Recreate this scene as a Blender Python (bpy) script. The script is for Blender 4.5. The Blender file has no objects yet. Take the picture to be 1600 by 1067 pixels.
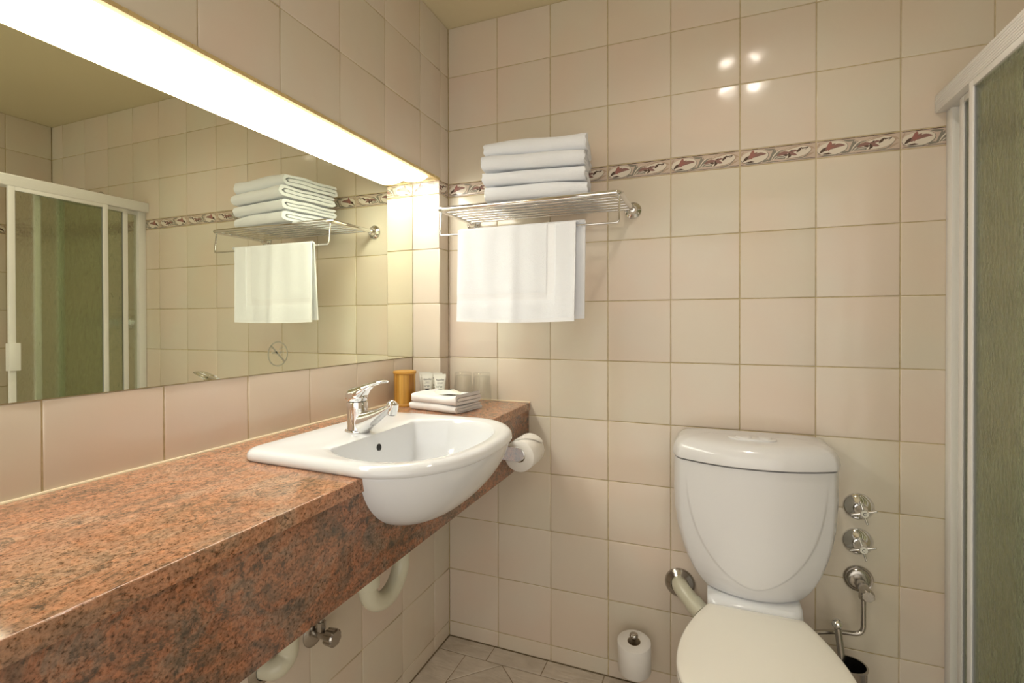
import bpy, bmesh, math, random
from mathutils import Vector, Matrix
random.seed(7)
PI = math.pi
C = bpy.context.scene.collection
SC = bpy.context.scene

# ------------------------------------------------------------------ camera, world, exposure, lights
cam_d = bpy.data.cameras.new('camera')
cam = bpy.data.objects.new('camera', cam_d); C.objects.link(cam)
cam_d.sensor_width = 36.0
cam_d.lens = 779.66 * 36 / 1600
cam_d.shift_x = 4.71 / 1600
cam_d.shift_y = -24.2 / 1600
cam_d.clip_start = 0.02
yaw, pitch, roll = -0.3786, -0.0062, -0.0019
F = Vector((math.sin(yaw) * math.cos(pitch), math.cos(yaw) * math.cos(pitch), math.sin(pitch)))
R = Vector((math.cos(yaw), -math.sin(yaw), 0)); U = R.cross(F)
R2 = R * math.cos(roll) + U * math.sin(roll); U2 = -R * math.sin(roll) + U * math.cos(roll)
M = Matrix((R2, U2, -F)).transposed().to_4x4()
M.translation = Vector((0.9088, -1.6688, 1.1834))
cam.matrix_world = M
SC.camera = cam
w = bpy.data.worlds.new('world'); SC.world = w; w.use_nodes = True
w.node_tree.nodes['Background'].inputs[0].default_value = (0.9, 0.85, 0.75, 1)
w.node_tree.nodes['Background'].inputs[1].default_value = 0.05
SC.view_settings.view_transform = 'Standard'
SC.view_settings.look = 'None'
SC.view_settings.exposure = 0.08
SC.view_settings.gamma = 1.0
SC.view_settings.use_curve_mapping = False
TUBE_EMIT = 17.0       # diffuser over the mirror
DOWN_EMIT = 300.0     # ceiling light dome
TUBE_COL = (1.0, 0.975, 0.905)
DOWN_COL = (1.0, 0.90, 0.78)
FILL_WATT = 17.5      # soft fill added behind the camera to even out the room, no real source
hl = bpy.data.lights.new('fill_light', 'AREA'); hl.shape = 'RECTANGLE'; hl.size = 1.95; hl.size_y = 1.95
hl.energy = FILL_WATT; hl.color = (1.0, .955, .87)
hlo = bpy.data.objects.new('fill_light', hl); C.objects.link(hlo)
hlo.location = (1.13, -2.36, 1.06); hlo.rotation_euler = (math.radians(90), 0, 0)

# ------------------------------------------------------------------ materials
def mat(name, col=(.8, .8, .8), rough=.5, metal=0.0, **kw):
    m = bpy.data.materials.new(name); m.use_nodes = True
    b = m.node_tree.nodes['Principled BSDF']
    b.inputs['Base Color'].default_value = (*col, 1)
    b.inputs['Roughness'].default_value = rough
    b.inputs['Metallic'].default_value = metal
    for k, v in kw.items():
        b.inputs[k.replace('_', ' ')].default_value = v
    return m
def N(m, t, **kw):
    n = m.node_tree.nodes.new(t)
    for k, v in kw.items():
        if k in ('operation', 'blend_type', 'data_type', 'interpolation_type', 'feature', 'distance', 'noise_dimensions', 'wave_type', 'bands_direction', 'wave_profile'):
            setattr(n, k, v)
        else:
            n.inputs[k.replace('_', ' ')].default_value = v
    return n
def L(m, a, b): m.node_tree.links.new(a, b)
def bsdf(m): return m.node_tree.nodes['Principled BSDF']
def objcoord(m, scale=(1, 1, 1), rot=(0, 0, 0), world=False):
    if world:
        g = m.node_tree.nodes.new('ShaderNodeNewGeometry'); out = g.outputs['Position']
    else:
        t = m.node_tree.nodes.new('ShaderNodeTexCoord'); out = t.outputs['Object']
    mp = m.node_tree.nodes.new('ShaderNodeMapping')
    mp.inputs['Scale'].default_value = scale; mp.inputs['Rotation'].default_value = rot
    L(m, out, mp.inputs['Vector']); return mp.outputs['Vector']
def ramp(m, fac, stops, interp='LINEAR'):
    r = m.node_tree.nodes.new('ShaderNodeValToRGB'); r.color_ramp.interpolation = interp
    e = r.color_ramp.elements
    while len(e) > 1: e.remove(e[-1])
    e[0].position = stops[0][0]; e[0].color = (*stops[0][1], 1)
    for p, c in stops[1:]:
        q = e.new(p); q.color = (*c, 1)
    L(m, fac, r.inputs['Fac']); return r.outputs['Color']
def bump(m, height, strength=.2, dist=.002, prev=None):
    b = m.node_tree.nodes.new('ShaderNodeBump')
    b.inputs['Strength'].default_value = strength; b.inputs['Distance'].default_value = dist
    L(m, height, b.inputs['Height'])
    if prev is not None: L(m, prev, b.inputs['Normal'])
    return b.outputs['Normal']
def mixc(m, fac, a, b, blend='MIX'):
    x = m.node_tree.nodes.new('ShaderNodeMix'); x.data_type = 'RGBA'; x.blend_type = blend
    for s, v in ((x.inputs['Factor'], fac), (x.inputs['A'], a), (x.inputs['B'], b)):
        if isinstance(v, (int, float)): s.default_value = v
        elif isinstance(v, tuple): s.default_value = (*v, 1)
        else: L(m, v, s)
    return x.outputs['Result']

def make_tile_mat():
    m = mat('glazed_cream_tile', rough=.15)
    oi = m.node_tree.nodes.new('ShaderNodeObjectInfo')
    base = ramp(m, oi.outputs['Random'], [(0, (.695, .625, .515)), (.35, (.710, .630, .515)), (.7, (.720, .620, .520)), (1, (.725, .640, .545))])
    v = objcoord(m, world=True)
    n = N(m, 'ShaderNodeTexNoise', Scale=4.0, Detail=2.0); L(m, v, n.inputs['Vector'])
    pink = ramp(m, n.outputs['Fac'], [(.40, (0.98, 1.0, 1.0)), (.62, (1.0, .965, .95))])
    c = mixc(m, 1.0, base, pink, 'MULTIPLY')
    L(m, c, bsdf(m).inputs['Base Color'])
    n2 = N(m, 'ShaderNodeTexNoise', Scale=13.0, Detail=1.5); L(m, v, n2.inputs['Vector'])
    L(m, bump(m, n2.outputs['Fac'], .22, .006), bsdf(m).inputs['Normal'])
    bsdf(m).inputs['Specular IOR Level'].default_value = .42
    return m
TILE = make_tile_mat()
def make_grout():
    m = mat('sandy_grout', (.40, .315, .17), .85)
    v = objcoord(m, world=True)
    n = N(m, 'ShaderNodeTexNoise', Scale=60.0, Detail=3.0); L(m, v, n.inputs['Vector'])
    L(m, ramp(m, n.outputs['Fac'], [(.3, (.47, .375, .21)), (.7, (.60, .50, .30))]), bsdf(m).inputs['Base Color'])
    return m
GROUT = make_grout()
BORDER_BG = mat('border_tile_ground', (.60, .48, .39), .15)
PR = {'pale': mat('print_pale_cream', (.74, .67, .57), .15), 'dark': mat('print_dark_brown', (.10, .065, .05), .2),
      'mauve': mat('print_mauve', (.27, .15, .13), .2), 'red': mat('print_dusty_red', (.34, .145, .125), .2),
      'grey': mat('print_grey_green', (.25, .23, .19), .2), 'tan': mat('print_tan', (.48, .36, .27), .2)}
CEIL = mat('ceiling_paint', (.70, .62, .41), .45)
def make_floor_mat():
    m = mat('riven_floor_tile', rough=.38)
    oi = m.node_tree.nodes.new('ShaderNodeObjectInfo')
    v = objcoord(m, (1, 1, 1), world=True)
    n = N(m, 'ShaderNodeTexNoise', Scale=14.0, Detail=5.0); L(m, v, n.inputs['Vector'])
    b = ramp(m, n.outputs['Fac'], [(.3, (.60, .53, .44)), (.7, (.74, .66, .56))])
    r = ramp(m, oi.outputs['Random'], [(0, (.92, .92, .92)), (1, (1, 1, 1))])
    L(m, mixc(m, 1.0, b, r, 'MULTIPLY'), bsdf(m).inputs['Base Color'])
    v2 = objcoord(m, (1.0, 3.2, 1), (0, 0, .5), world=True)
    n2 = N(m, 'ShaderNodeTexNoise', Scale=11.0, Detail=5.0, Distortion=.6); L(m, v2, n2.inputs['Vector'])
    L(m, bump(m, n2.outputs['Fac'], .7, .008), bsdf(m).inputs['Normal'])
    return m
FLOORT = make_floor_mat()
FGROUT = mat('dark_floor_grout', (.34, .27, .18), .9)
def make_granite(name, rot=(0, 0, .45), blotch_shade=1.0, gain=1.0):
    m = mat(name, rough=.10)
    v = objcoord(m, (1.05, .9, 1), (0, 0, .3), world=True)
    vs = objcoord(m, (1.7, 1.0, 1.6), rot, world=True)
    big = N(m, 'ShaderNodeTexNoise', Scale=5.5 if blotch_shade == 1.0 else 7.5, Detail=6.0, Roughness=.65, Distortion=.8); L(m, vs, big.inputs['Vector'])
    body = ramp(m, big.outputs['Fac'], [(.26, (.27, .19, .14)), (.38, (.40, .235, .15)), (.49, (.51, .26, .155)), (.62, (.49, .31, .21)), (.78, (.33, .25, .18))] if blotch_shade == 1.0 else [(.28, (.15, .115, .088)), (.41, (.27, .155, .10)), (.49, (.40, .185, .105)), (.57, (.31, .195, .135)), (.67, (.17, .135, .105)), (.8, (.33, .16, .09))])  # second ramp is the same stone darkened, shade painted into the panel colour
    fine = N(m, 'ShaderNodeTexNoise', Scale=230.0, Detail=3.0, Roughness=.7); L(m, v, fine.inputs['Vector'])
    spk = ramp(m, fine.outputs['Fac'], [(.33, (.24, .21, .17)), (.44, (.78, .74, .68)), (.55, (1, 1, 1)), (.70, (1.22, 1.15, 1.05))])
    c = mixc(m, 1.0, body, spk, 'MULTIPLY')
    vor = N(m, 'ShaderNodeTexVoronoi', Scale=120.0); L(m, v, vor.inputs['Vector'])
    cellr = ramp(m, vor.outputs['Color'], [(.0, (.62, .60, .56)), (.55, (1, 1, 1)), (.9, (1.18, 1.04, .92))])
    c = mixc(m, .75, c, mixc(m, 1.0, c, cellr, 'MULTIPLY'))
    vein = N(m, 'ShaderNodeTexNoise', Scale=7.0, Detail=9.0, Roughness=.75, Distortion=1.4); L(m, vs, vein.inputs['Vector'])
    vf = ramp(m, vein.outputs['Fac'], [(.465, (0, 0, 0)), (.495, (1, 1, 1)), (.525, (0, 0, 0))])
    br = N(m, 'ShaderNodeTexNoise', Scale=9.0, Detail=2.0); L(m, v, br.inputs['Vector'])
    bf = ramp(m, br.outputs['Fac'], [(.42, (0, 0, 0)), (.58, (.85, .85, .85))])
    f = mixc(m, 1.0, vf, bf, 'MULTIPLY')
    c = mixc(m, f, c, (.10, .085, .06))
    blot = N(m, 'ShaderNodeTexNoise', Scale=48.0, Detail=5.0, Roughness=.75); L(m, v, blot.inputs['Vector'])
    bl = ramp(m, blot.outputs['Fac'], [(.595 - .065 * (blotch_shade > 1), (0, 0, 0)), (.68 - .045 * (blotch_shade > 1), (.85, .85, .85))])
    c = mixc(m, bl, c, (.075, .06, .045))
    if gain != 1.0: c = mixc(m, 1.0, c, (gain, gain, gain), 'MULTIPLY')
    L(m, c, bsdf(m).inputs['Base Color'])
    return m
GRAN = make_granite('polished_red_granite')
GRAN_SHADE = make_granite('polished_red_granite_shaded', (.3, .8, 2.2), 1.25)  # front panel: same granite with its shade painted in, plus real black patches
CERAM = mat('white_vitreous_china', (.77, .785, .81), .07, Coat_Weight=.3, Coat_Roughness=.03)
SEATM = mat('white_seat_plastic', (.86, .83, .75), .16)
CISTM = mat('white_cistern_plastic', (.76, .755, .765), .18)
CHROME = mat('chrome', (.80, .80, .80), .06, 1.0)
STEEL = mat('dull_steel', (.48, .45, .41), .22, 1.0)
DARK = mat('black_hole', (.01, .01, .01), .6)
RED = mat('red_dot', (.6, .02, .02), .3); BLUE = mat('blue_dot', (.03, .1, .5), .3)
PVC = mat('cream_pvc', (.66, .64, .50), .28)
WALU = mat('white_powder_coated_metal', (.84, .83, .81), .30)
SEALM = mat('grey_rubber_seal', (.10, .10, .13), .6)
SEALG = mat('pale_rubber_seal', (.36, .36, .38), .6)
BEAD = mat('cream_sealant', (.74, .62, .42), .4)
def make_terry(name, col, scale=620.0, strength=.55):
    m = mat(name, col, .95)
    bsdf(m).inputs['Sheen Weight'].default_value = .3
    v = objcoord(m)
    n = N(m, 'ShaderNodeTexNoise', Scale=scale, Detail=2.0); L(m, v, n.inputs['Vector'])
    n2 = N(m, 'ShaderNodeTexNoise', Scale=45.0, Detail=2.0); L(m, v, n2.inputs['Vector'])
    a = bump(m, n.outputs['Fac'], strength, .003)
    L(m, bump(m, n2.outputs['Fac'], .10, .008, a), bsdf(m).inputs['Normal'])
    return m
TERRY = make_terry('white_terry', (.82, .84, .88))
TERRYF = make_terry('white_flannel_terry', (.90, .89, .89))
WEAVE = mat('flat_woven_band', (.80, .81, .84), .85)
def make_weave():
    v = objcoord(WEAVE)
    wv = N(WEAVE, 'ShaderNodeTexWave', Scale=90.0, wave_type='BANDS', bands_direction='Z'); L(WEAVE, v, wv.inputs['Vector'])
    L(WEAVE, bump(WEAVE, wv.outputs['Fac'], .18, .001), bsdf(WEAVE).inputs['Normal'])
make_weave()
PAPER = mat('white_tissue_paper', (.84, .81, .76), .9)
def make_bamboo():
    m = mat('laminated_bamboo', rough=.32)
    v = objcoord(m, (1, 1, .05))
    t = m.node_tree.nodes.new('ShaderNodeTexCoord')
    sx = m.node_tree.nodes.new('ShaderNodeSeparateXYZ'); L(m, t.outputs['Object'], sx.inputs[0])
    at = N(m, 'ShaderNodeMath', operation='ARCTAN2'); L(m, sx.outputs[1], at.inputs[0]); L(m, sx.outputs[0], at.inputs[1])
    mu = N(m, 'ShaderNodeMath', operation='MULTIPLY'); mu.inputs[1].default_value = 5.2; L(m, at.outputs[0], mu.inputs[0])
    fl = N(m, 'ShaderNodeMath', operation='FLOOR'); L(m, mu.outputs[0], fl.inputs[0])
    wn = m.node_tree.nodes.new('ShaderNodeTexWhiteNoise'); wn.noise_dimensions = '1D'; L(m, fl.outputs[0], wn.inputs['W'])
    strip = ramp(m, wn.outputs['Value'], [(0, (.30, .12, .015)), (.35, (.50, .25, .035)), (.6, (.62, .34, .06)), (1, (.74, .46, .12))])
    n = N(m, 'ShaderNodeTexNoise', Scale=150.0, Detail=2.0); L(m, v, n.inputs['Vector'])
    g = ramp(m, n.outputs['Fac'], [(.3, (.75, .72, .65)), (.6, (1, 1, 1))])
    L(m, mixc(m, 1.0, strip, g, 'MULTIPLY'), bsdf(m).inputs['Base Color'])
    return m
BAMBOO = make_bamboo()
BAMBOO2 = mat('bamboo_ring', (.56, .29, .05), .4)
TUBEW = mat('cream_tube_plastic', (.78, .77, .68), .35)
INK = mat('black_ink', (.02, .02, .02), .5)
WRAP = mat('cream_paper_wrap', (.80, .80, .68), .45)
GLASS = mat('clear_glass', (1, 1, 1), .0, Transmission_Weight=1.0, IOR=1.45)
_t = GLASS.node_tree.nodes.new('ShaderNodeBsdfTransparent'); _t.inputs[0].default_value = (.992, .994, .985, 1)
_g = GLASS.node_tree.nodes.new('ShaderNodeBsdfGlossy'); _g.inputs['Roughness'].default_value = .02
_w = GLASS.node_tree.nodes.new('ShaderNodeLayerWeight'); _w.inputs['Blend'].default_value = .22
_f = GLASS.node_tree.nodes.new('ShaderNodeMath'); _f.operation = 'MULTIPLY_ADD'; _f.inputs[1].default_value = .50; _f.inputs[2].default_value = .015
L(GLASS, _w.outputs['Facing'], _f.inputs[0])
_m = GLASS.node_tree.nodes.new('ShaderNodeMixShader'); L(GLASS, _f.outputs[0], _m.inputs[0])
L(GLASS, _t.outputs[0], _m.inputs[1]); L(GLASS, _g.outputs[0], _m.inputs[2]); L(GLASS, _m.outputs[0], GLASS.node_tree.nodes['Material Output'].inputs['Surface'])
MIRROR = mat('mirror_silvering', (.88, .90, .745), .0, 1.0)
MEDGE = mat('mirror_edge', (.03, .04, .03), .2)
ETCH = mat('etched_frost', (.58, .60, .49), .3, 1.0)
WOPEN = mat('added_opening_paint', (.55, .50, .42), .4)
CARD = mat('cardboard_core', (.42, .33, .22), .9)
TRIMM = mat('yellowed_mortar_edge', (.62, .47, .22), .7)

def make_shower_glass():
    m = bpy.data.materials.new('hammered_green_glass'); m.use_nodes = True
    nt = m.node_tree; b = bsdf(m)
    b.inputs['Base Color'].default_value = (.88, .91, .85, 1)
    b.inputs['Roughness'].default_value = .07
    b.inputs['Transmission Weight'].default_value = 1.0
    b.inputs['IOR'].default_value = 1.30
    v = objcoord(m, (1, 1.0, .45))
    n = N(m, 'ShaderNodeTexNoise', Scale=85.0, Detail=2.0, Distortion=.6); L(m, v, n.inputs['Vector'])
    nb = bump(m, n.outputs['Fac'], .55, .010)
    L(m, nb, b.inputs['Normal'])
    tr = nt.nodes.new('ShaderNodeBsdfTransparent'); tr.inputs[0].default_value = (.84, .87, .77, 1)
    mx = nt.nodes.new('ShaderNodeMixShader'); mx.inputs[0].default_value = .52
    out = nt.nodes['Material Output']
    L(m, tr.outputs[0], mx.inputs[1]); L(m, b.outputs[0], mx.inputs[2]); L(m, mx.outputs[0], out.inputs['Surface'])
    return m
SGLASS = make_shower_glass()
def emit_mat(name, col, s, base=(.9, .9, .88)):
    m = mat(name, base, .3)
    bsdf(m).inputs['Emission Color'].default_value = (*col, 1)
    bsdf(m).inputs['Emission Strength'].default_value = s
    return m
GLOW = emit_mat('lit_diffuser', TUBE_COL, TUBE_EMIT)
DGLOW = emit_mat('lit_dome', DOWN_COL, DOWN_EMIT)

# ------------------------------------------------------------------ helpers
def link(name, me, parent=None, m=None, smooth=True, loc=None, kind=None, angle=40):
    o = bpy.data.objects.new(name, me); C.objects.link(o)
    if m is not None: me.materials.append(m)
    if smooth:
        for p in me.polygons: p.use_smooth = True
        try: me.set_sharp_from_angle(angle=math.radians(angle))
        except Exception: pass
    if parent is not None: o.parent = parent
    if loc is not None: o.location = loc
    if kind: o['kind'] = kind
    return o
def bm_obj(name, bm, parent=None, m=None, smooth=True, kind=None, angle=40, fix=True):
    if fix: bmesh.ops.recalc_face_normals(bm, faces=bm.faces)
    me = bpy.data.meshes.new(name); bm.to_mesh(me); bm.free()
    return link(name, me, parent, m, smooth, None, kind, angle)
def tag(o, label, cat, group=None):
    o['label'] = label; o['category'] = cat
    if group: o['group'] = group
    return o
def thing(name, label, cat, loc=(0, 0, 0), group=None, rotz=0):
    o = bpy.data.objects.new(name, None); C.objects.link(o)
    o.empty_display_size = .05; o.location = loc; o.rotation_euler = (0, 0, rotz)
    return tag(o, label, cat, group)
def structure(name, bm, m, parent=None, smooth=False):
    o = bm_obj(name, bm, parent, m, smooth); 
    o['kind'] = 'structure'; return o
def box(bm, x0, x1, y0, y1, z0, z1, bev=0, seg=2, mi=0):
    r = bmesh.ops.create_cube(bm, size=1)
    vs = r['verts']
    for v in vs:
        v.co = Vector(((x0 + x1) / 2 + v.co.x * (x1 - x0), (y0 + y1) / 2 + v.co.y * (y1 - y0), (z0 + z1) / 2 + v.co.z * (z1 - z0)))
    if bev:
        es = list({e for v in vs for e in v.link_edges})
        rr = bmesh.ops.bevel(bm, geom=es, offset=bev, segments=seg, profile=.5, affect='EDGES')
        if mi:
            for f in rr['faces']: f.material_index = mi
    return bm
def boxo(name, parent, m, x0, x1, y0, y1, z0, z1, bev=0, seg=2, **kw):
    bm = bmesh.new(); box(bm, x0, x1, y0, y1, z0, z1, bev, seg); return bm_obj(name, bm, parent, m, **kw)
def frame_of(d):
    d = Vector(d).normalized(); a = Vector((0, 0, 1)) if abs(d.z) < .9 else Vector((1, 0, 0))
    u = d.cross(a).normalized(); v = d.cross(u).normalized(); return u, v
def lathe(bm, prof, origin=(0, 0, 0), axis=(0, 0, 1), seg=32, cap=True, sx=1, sy=1):
    """prof: list of (radius, height along axis)"""
    o = Vector(origin); d = Vector(axis).normalized(); u, v = frame_of(d)
    rings = []
    for r, h in prof:
        if r < 1e-6: rings.append([bm.verts.new(o + d * h)])
        else: rings.append([bm.verts.new(o + d * h + u * (r * sx * math.cos(2 * PI * i / seg)) + v * (r * sy * math.sin(2 * PI * i / seg))) for i in range(seg)])
    bridge(bm, rings, cap)
    return bm
def bridge(bm, rings, cap=True):
    for a, b in zip(rings, rings[1:]):
        n = max(len(a), len(b))
        for i in range(n):
            j = (i + 1) % n
            q = [a[i % len(a)], a[j % len(a)], b[j % len(b)], b[i % len(b)]]
            q = list(dict.fromkeys(q))
            if len(q) > 2:
                try: bm.faces.new(q)
                except ValueError: pass
    if cap:
        for r in (rings[0], rings[-1]):
            if len(r) > 2:
                try: bm.faces.new(r)
                except ValueError: pass
def loft(bm, rings, cap=True):
    bridge(bm, [[bm.verts.new(Vector(p)) for p in r] for r in rings], cap); return bm
def tube(bm, pts, r, seg=14, cap=True, flat=1.0):
    pts = [Vector(p) for p in pts]; n = len(pts)
    rs = r if isinstance(r, (list, tuple)) else [r] * n
    t0 = (pts[1] - pts[0]).normalized(); u, _ = frame_of(t0)
    rings = []
    for i, p in enumerate(pts):
        t = (pts[min(i + 1, n - 1)] - pts[max(i - 1, 0)]).normalized()
        u = (u - t * u.dot(t)).normalized(); v = t.cross(u)
        rings.append([bm.verts.new(p + u * (rs[i] * math.cos(2 * PI * k / seg)) + v * (rs[i] * flat * math.sin(2 * PI * k / seg))) for k in range(seg)])
    bridge(bm, rings, cap); return bm
def fillet(pts, rad, n=7):
    """polyline with rounded corners"""
    pts = [Vector(p) for p in pts]; out = [pts[0]]
    for a, b, c in zip(pts, pts[1:], pts[2:]):
        d1 = (a - b).normalized(); d2 = (c - b).normalized()
        r = min(rad, (a - b).length * .49, (c - b).length * .49)
        p1 = b + d1 * r; p2 = b + d2 * r
        for i in range(n + 1):
            t = i / n; out.append(p1 * (1 - t) ** 2 + b * 2 * t * (1 - t) + p2 * t * t)
    out.append(pts[-1]); return out
def extrude_poly(bm, pts2, to3, a, b, mi=0):
    """prism: polygon in 2D mapped by to3(u, v, w), w from a to b"""
    A = [bm.verts.new(to3(u, v, a)) for u, v in pts2]; B = [bm.verts.new(to3(u, v, b)) for u, v in pts2]
    n = len(A); fs = [bm.faces.new(A), bm.faces.new(B)]
    for i in range(n): fs.append(bm.faces.new([A[i], A[(i + 1) % n], B[(i + 1) % n], B[i]]))
    for f in fs: f.material_index = mi
    return fs
def lerp_tab(tab, x):
    if x <= tab[0][0]: return tab[0][1:]
    for a, b in zip(tab, tab[1:]):
        if x <= b[0]:
            t = (x - a[0]) / (b[0] - a[0]); t = t
            return tuple(p + (q - p) * t for p, q in zip(a[1:], b[1:]))
    return tab[-1][1:]

# ------------------------------------------------------------------ tiles
GAP = .0014; BV = .0028; TH = .007
_tm = {}
def tile_mesh(w_, h_, m, fine=True):
    key = (round(w_, 4), round(h_, 4), m.name)
    if key in _tm: return _tm[key]
    me = bpy.data.meshes.new('tile'); g = GAP
    W, H = w_ - 2 * g, h_ - 2 * g; b = min(BV, W / 4, H / 4)
    vs, fs = [], []
    for ins, n in ((0, -TH), (0, -.0011), (b * .35, -.0003), (b, 0)):
        vs += [(g + ins, g + ins, n), (g + W - ins, g + ins, n), (g + W - ins, g + H - ins, n), (g + ins, g + H - ins, n)]
    for k in range(3):
        for i in range(4):
            j = (i + 1) % 4; fs.append((4 * k + i, 4 * k + j, 4 * k + 4 + j, 4 * k + 4 + i))
    fs.append((12, 13, 14, 15))
    me.from_pydata(vs, [], fs); me.materials.append(m)
    for p in me.polygons: p.use_smooth = True
    me.set_sharp_from_angle(angle=math.radians(60))
    _tm[key] = me; return me
def border_mesh(w_, h_=.0505, u0=0.0):
    """border tile with its printed scroll as thin flat shapes on the glaze; u0 crops the pattern"""
    key = ('border', round(w_, 4), round(u0, 4))
    if key in _tm: return _tm[key]
    bm = bmesh.new(); g = .0006
    base = tile_mesh(w_, h_, BORDER_BG)
    bm.from_mesh(base)
    mats = [BORDER_BG] + [PR[k] for k in ('pale', 'dark', 'mauve', 'red', 'grey', 'tan')]
    idx = {k: i + 1 for i, k in enumerate(('pale', 'dark', 'mauve', 'red', 'grey', 'tan'))}
    lo, hi = .0025, w_ - .0025
    def clip(pts):
        for s, lim in ((1, lo), (-1, -hi)):
            out = []
            for a, b in zip(pts, pts[1:] + pts[:1]):
                ia, ib = s * a[0] >= lim, s * b[0] >= lim
                if ia: out.append(a)
                if ia != ib:
                    t = (s * lim - a[0]) / (b[0] - a[0]); out.append((s * lim, a[1] + t * (b[1] - a[1])))
            pts = out
            if len(pts) < 3: return []
        return pts
    lay = [0]
    def poly(k, pts):
        lay[0] += 1
        pts = clip([(p[0] - u0, p[1]) for p in pts])
        pts = [p for i, p in enumerate(pts) if i == 0 or (abs(p[0] - pts[i - 1][0]) + abs(p[1] - pts[i - 1][1])) > 1e-5]
        if len(pts) < 3: return
        vs = [bm.verts.new((x, y, .00005 + lay[0] * .000012)) for x, y in pts]
        try: f = bm.faces.new(vs)
        except ValueError: return
        f.normal_update()
        if f.normal.z < 0: f.normal_flip()
        f.material_index = idx[k]
    def ell(k, cx, cy, rx, ry, rot=0, a0=0, a1=2 * PI, n=22, inner=0):
        c, s = math.cos(rot), math.sin(rot)
        def pt(a, f): 
            x, y = rx * f * math.cos(a), ry * f * math.sin(a); return (cx + x * c - y * s, cy + x * s + y * c)
        ang = [a0 + (a1 - a0) * i / n for i in range(n + 1)]
        if inner:
            for a, b in zip(ang, ang[1:]): poly(k, [pt(a, 1), pt(b, 1), pt(b, inner), pt(a, inner)]); lay[0] -= 1
            lay[0] += 1
        else: poly(k, [pt(a, 1) for a in (ang[:-1] if a1 - a0 > 6.2 else ang)])
    def leaf(k, x0, y0, x1, y1, wd, bend=0, n=8):
        dx, dy = x1 - x0, y1 - y0; ln = math.hypot(dx, dy); nx, ny = -dy / ln, dx / ln
        top, bot = [], []
        for i in range(n + 1):
            t = i / n; cx = x0 + dx * t + nx * bend * math.sin(PI * t); cy = y0 + dy * t + ny * bend * math.sin(PI * t)
            hw = wd * math.sin(PI * t) ** .8 if 0 < t < 1 else 0
            top.append((cx + nx * hw, cy + ny * hw)); bot.append((cx - nx * hw, cy - ny * hw))
        poly(k, top + bot[-2:0:-1])
    W_ = .2
    for i in range(13):       # wobbly dark rules above and below
        x = .003 + i * .0152; hgt = .0014 + .0009 * ((i * 7) % 3) / 2
        poly('dark', [(x, h_ - .0042), (x + .0152, h_ - .0042), (x + .0152, h_ - .0042 + hgt), (x, h_ - .0042 + hgt)]); lay[0] -= 1
        poly('grey' if i % 3 else 'dark', [(x, .0034), (x + .0152, .0034), (x + .0152, .0034 + hgt), (x, .0034 + hgt)]); lay[0] -= 1
    lay[0] += 2
    # left medallion with lily
    ell('grey', .040, .0240, .0385, .0205, .10); ell('pale', .0395, .0250, .0372, .0192, .10)
    # right medallion
    ell('tan', .148, .0265, .0430, .0180, .12); ell('pale', .147, .0262, .0405, .0160, .12)
    # acanthus between
    for a in range(4):
        leaf('grey', .076 + a * .004, .006 + a * .002, .092 + a * .005, .044 - a * .003, .0042 - a * .0005, -.004)
    leaf('pale', .083, .008, .112, .040, .0016, .004); leaf('pale', .088, .007, .104, .022, .0014, .002)
    leaf('grey', .090, .012, .128, .010, .0042, .004); leaf('grey', .094, .018, .124, .035, .0016, .006)
    leaf('pale', .096, .0125, .120, .0115, .0009, .003)
    # lily, left
    leaf('dark', .008, .013, .034, .028, .0046, .003); leaf('mauve', .034, .022, .072, .030, .0052, .005)
    leaf('mauve', .022, .018, .038, .030, .0046, .002); leaf('red', .030, .018, .0365, .0455, .0062)
    leaf('mauve', .036, .028, .048, .038, .0032, .001); leaf('red', .024, .030, .046, .030, .0034)
    leaf('dark', .014, .0105, .056, .0190, .0026, -.003); leaf('pale', .028, .015, .068, .021, .0040, -.004)
    leaf('grey', .010, .009, .050, .0065, .0016, -.002)
    # spray, right
    leaf('mauve', .098, .020, .134, .026, .0052, .003); leaf('dark', .114, .021, .136, .013, .0034, .002)
    leaf('dark', .128, .010, .140, .034, .0052); leaf('mauve', .130, .030, .152, .017, .0044, -.002)
    leaf('pale', .121, .009, .129, .019, .0022); leaf('mauve', .136, .026, .154, .030, .0032, .002)
    leaf('dark', .150, .024, .164, .038, .0036); leaf('dark', .160, .037, .182, .038, .0030, -.004); leaf('pale', .162, .030, .176, .034, .0016)
    leaf('grey', .140, .010, .188, .030, .0016, -.012); leaf('tan', .108, .028, .172, .0435, .0016, .003)
    leaf('grey', .060, .006, .082, .010, .0030, .002); leaf('grey', .066, .044, .096, .042, .0030, -.002)
    leaf('tan', .172, .006, .196, .020, .0030, .002); leaf('tan', .180, .040, .197, .030, .0026)
    leaf('tan', .002, .030, .010, .044, .0026); leaf('tan', .003, .012, .012, .006, .0020)
    me = bpy.data.meshes.new('border_tile'); bm.to_mesh(me); bm.free()
    for q in mats: me.materials.append(q)
    _tm[key] = me; return me
def place_tile(parent, me, name, org, ua, va, na):
    o = bpy.data.objects.new(name, me); C.objects.link(o)
    Mx = Matrix((ua, va, na)).transposed().to_4x4()
    j = Matrix.Rotation(random.gauss(0, .0016), 4, 'X') @ Matrix.Rotation(random.gauss(0, .0016), 4, 'Y')
    Mx = Mx @ j; Mx.translation = org + na * random.uniform(-.0002, .0002)
    o.parent = parent; o.matrix_world = Mx; return o
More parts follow.
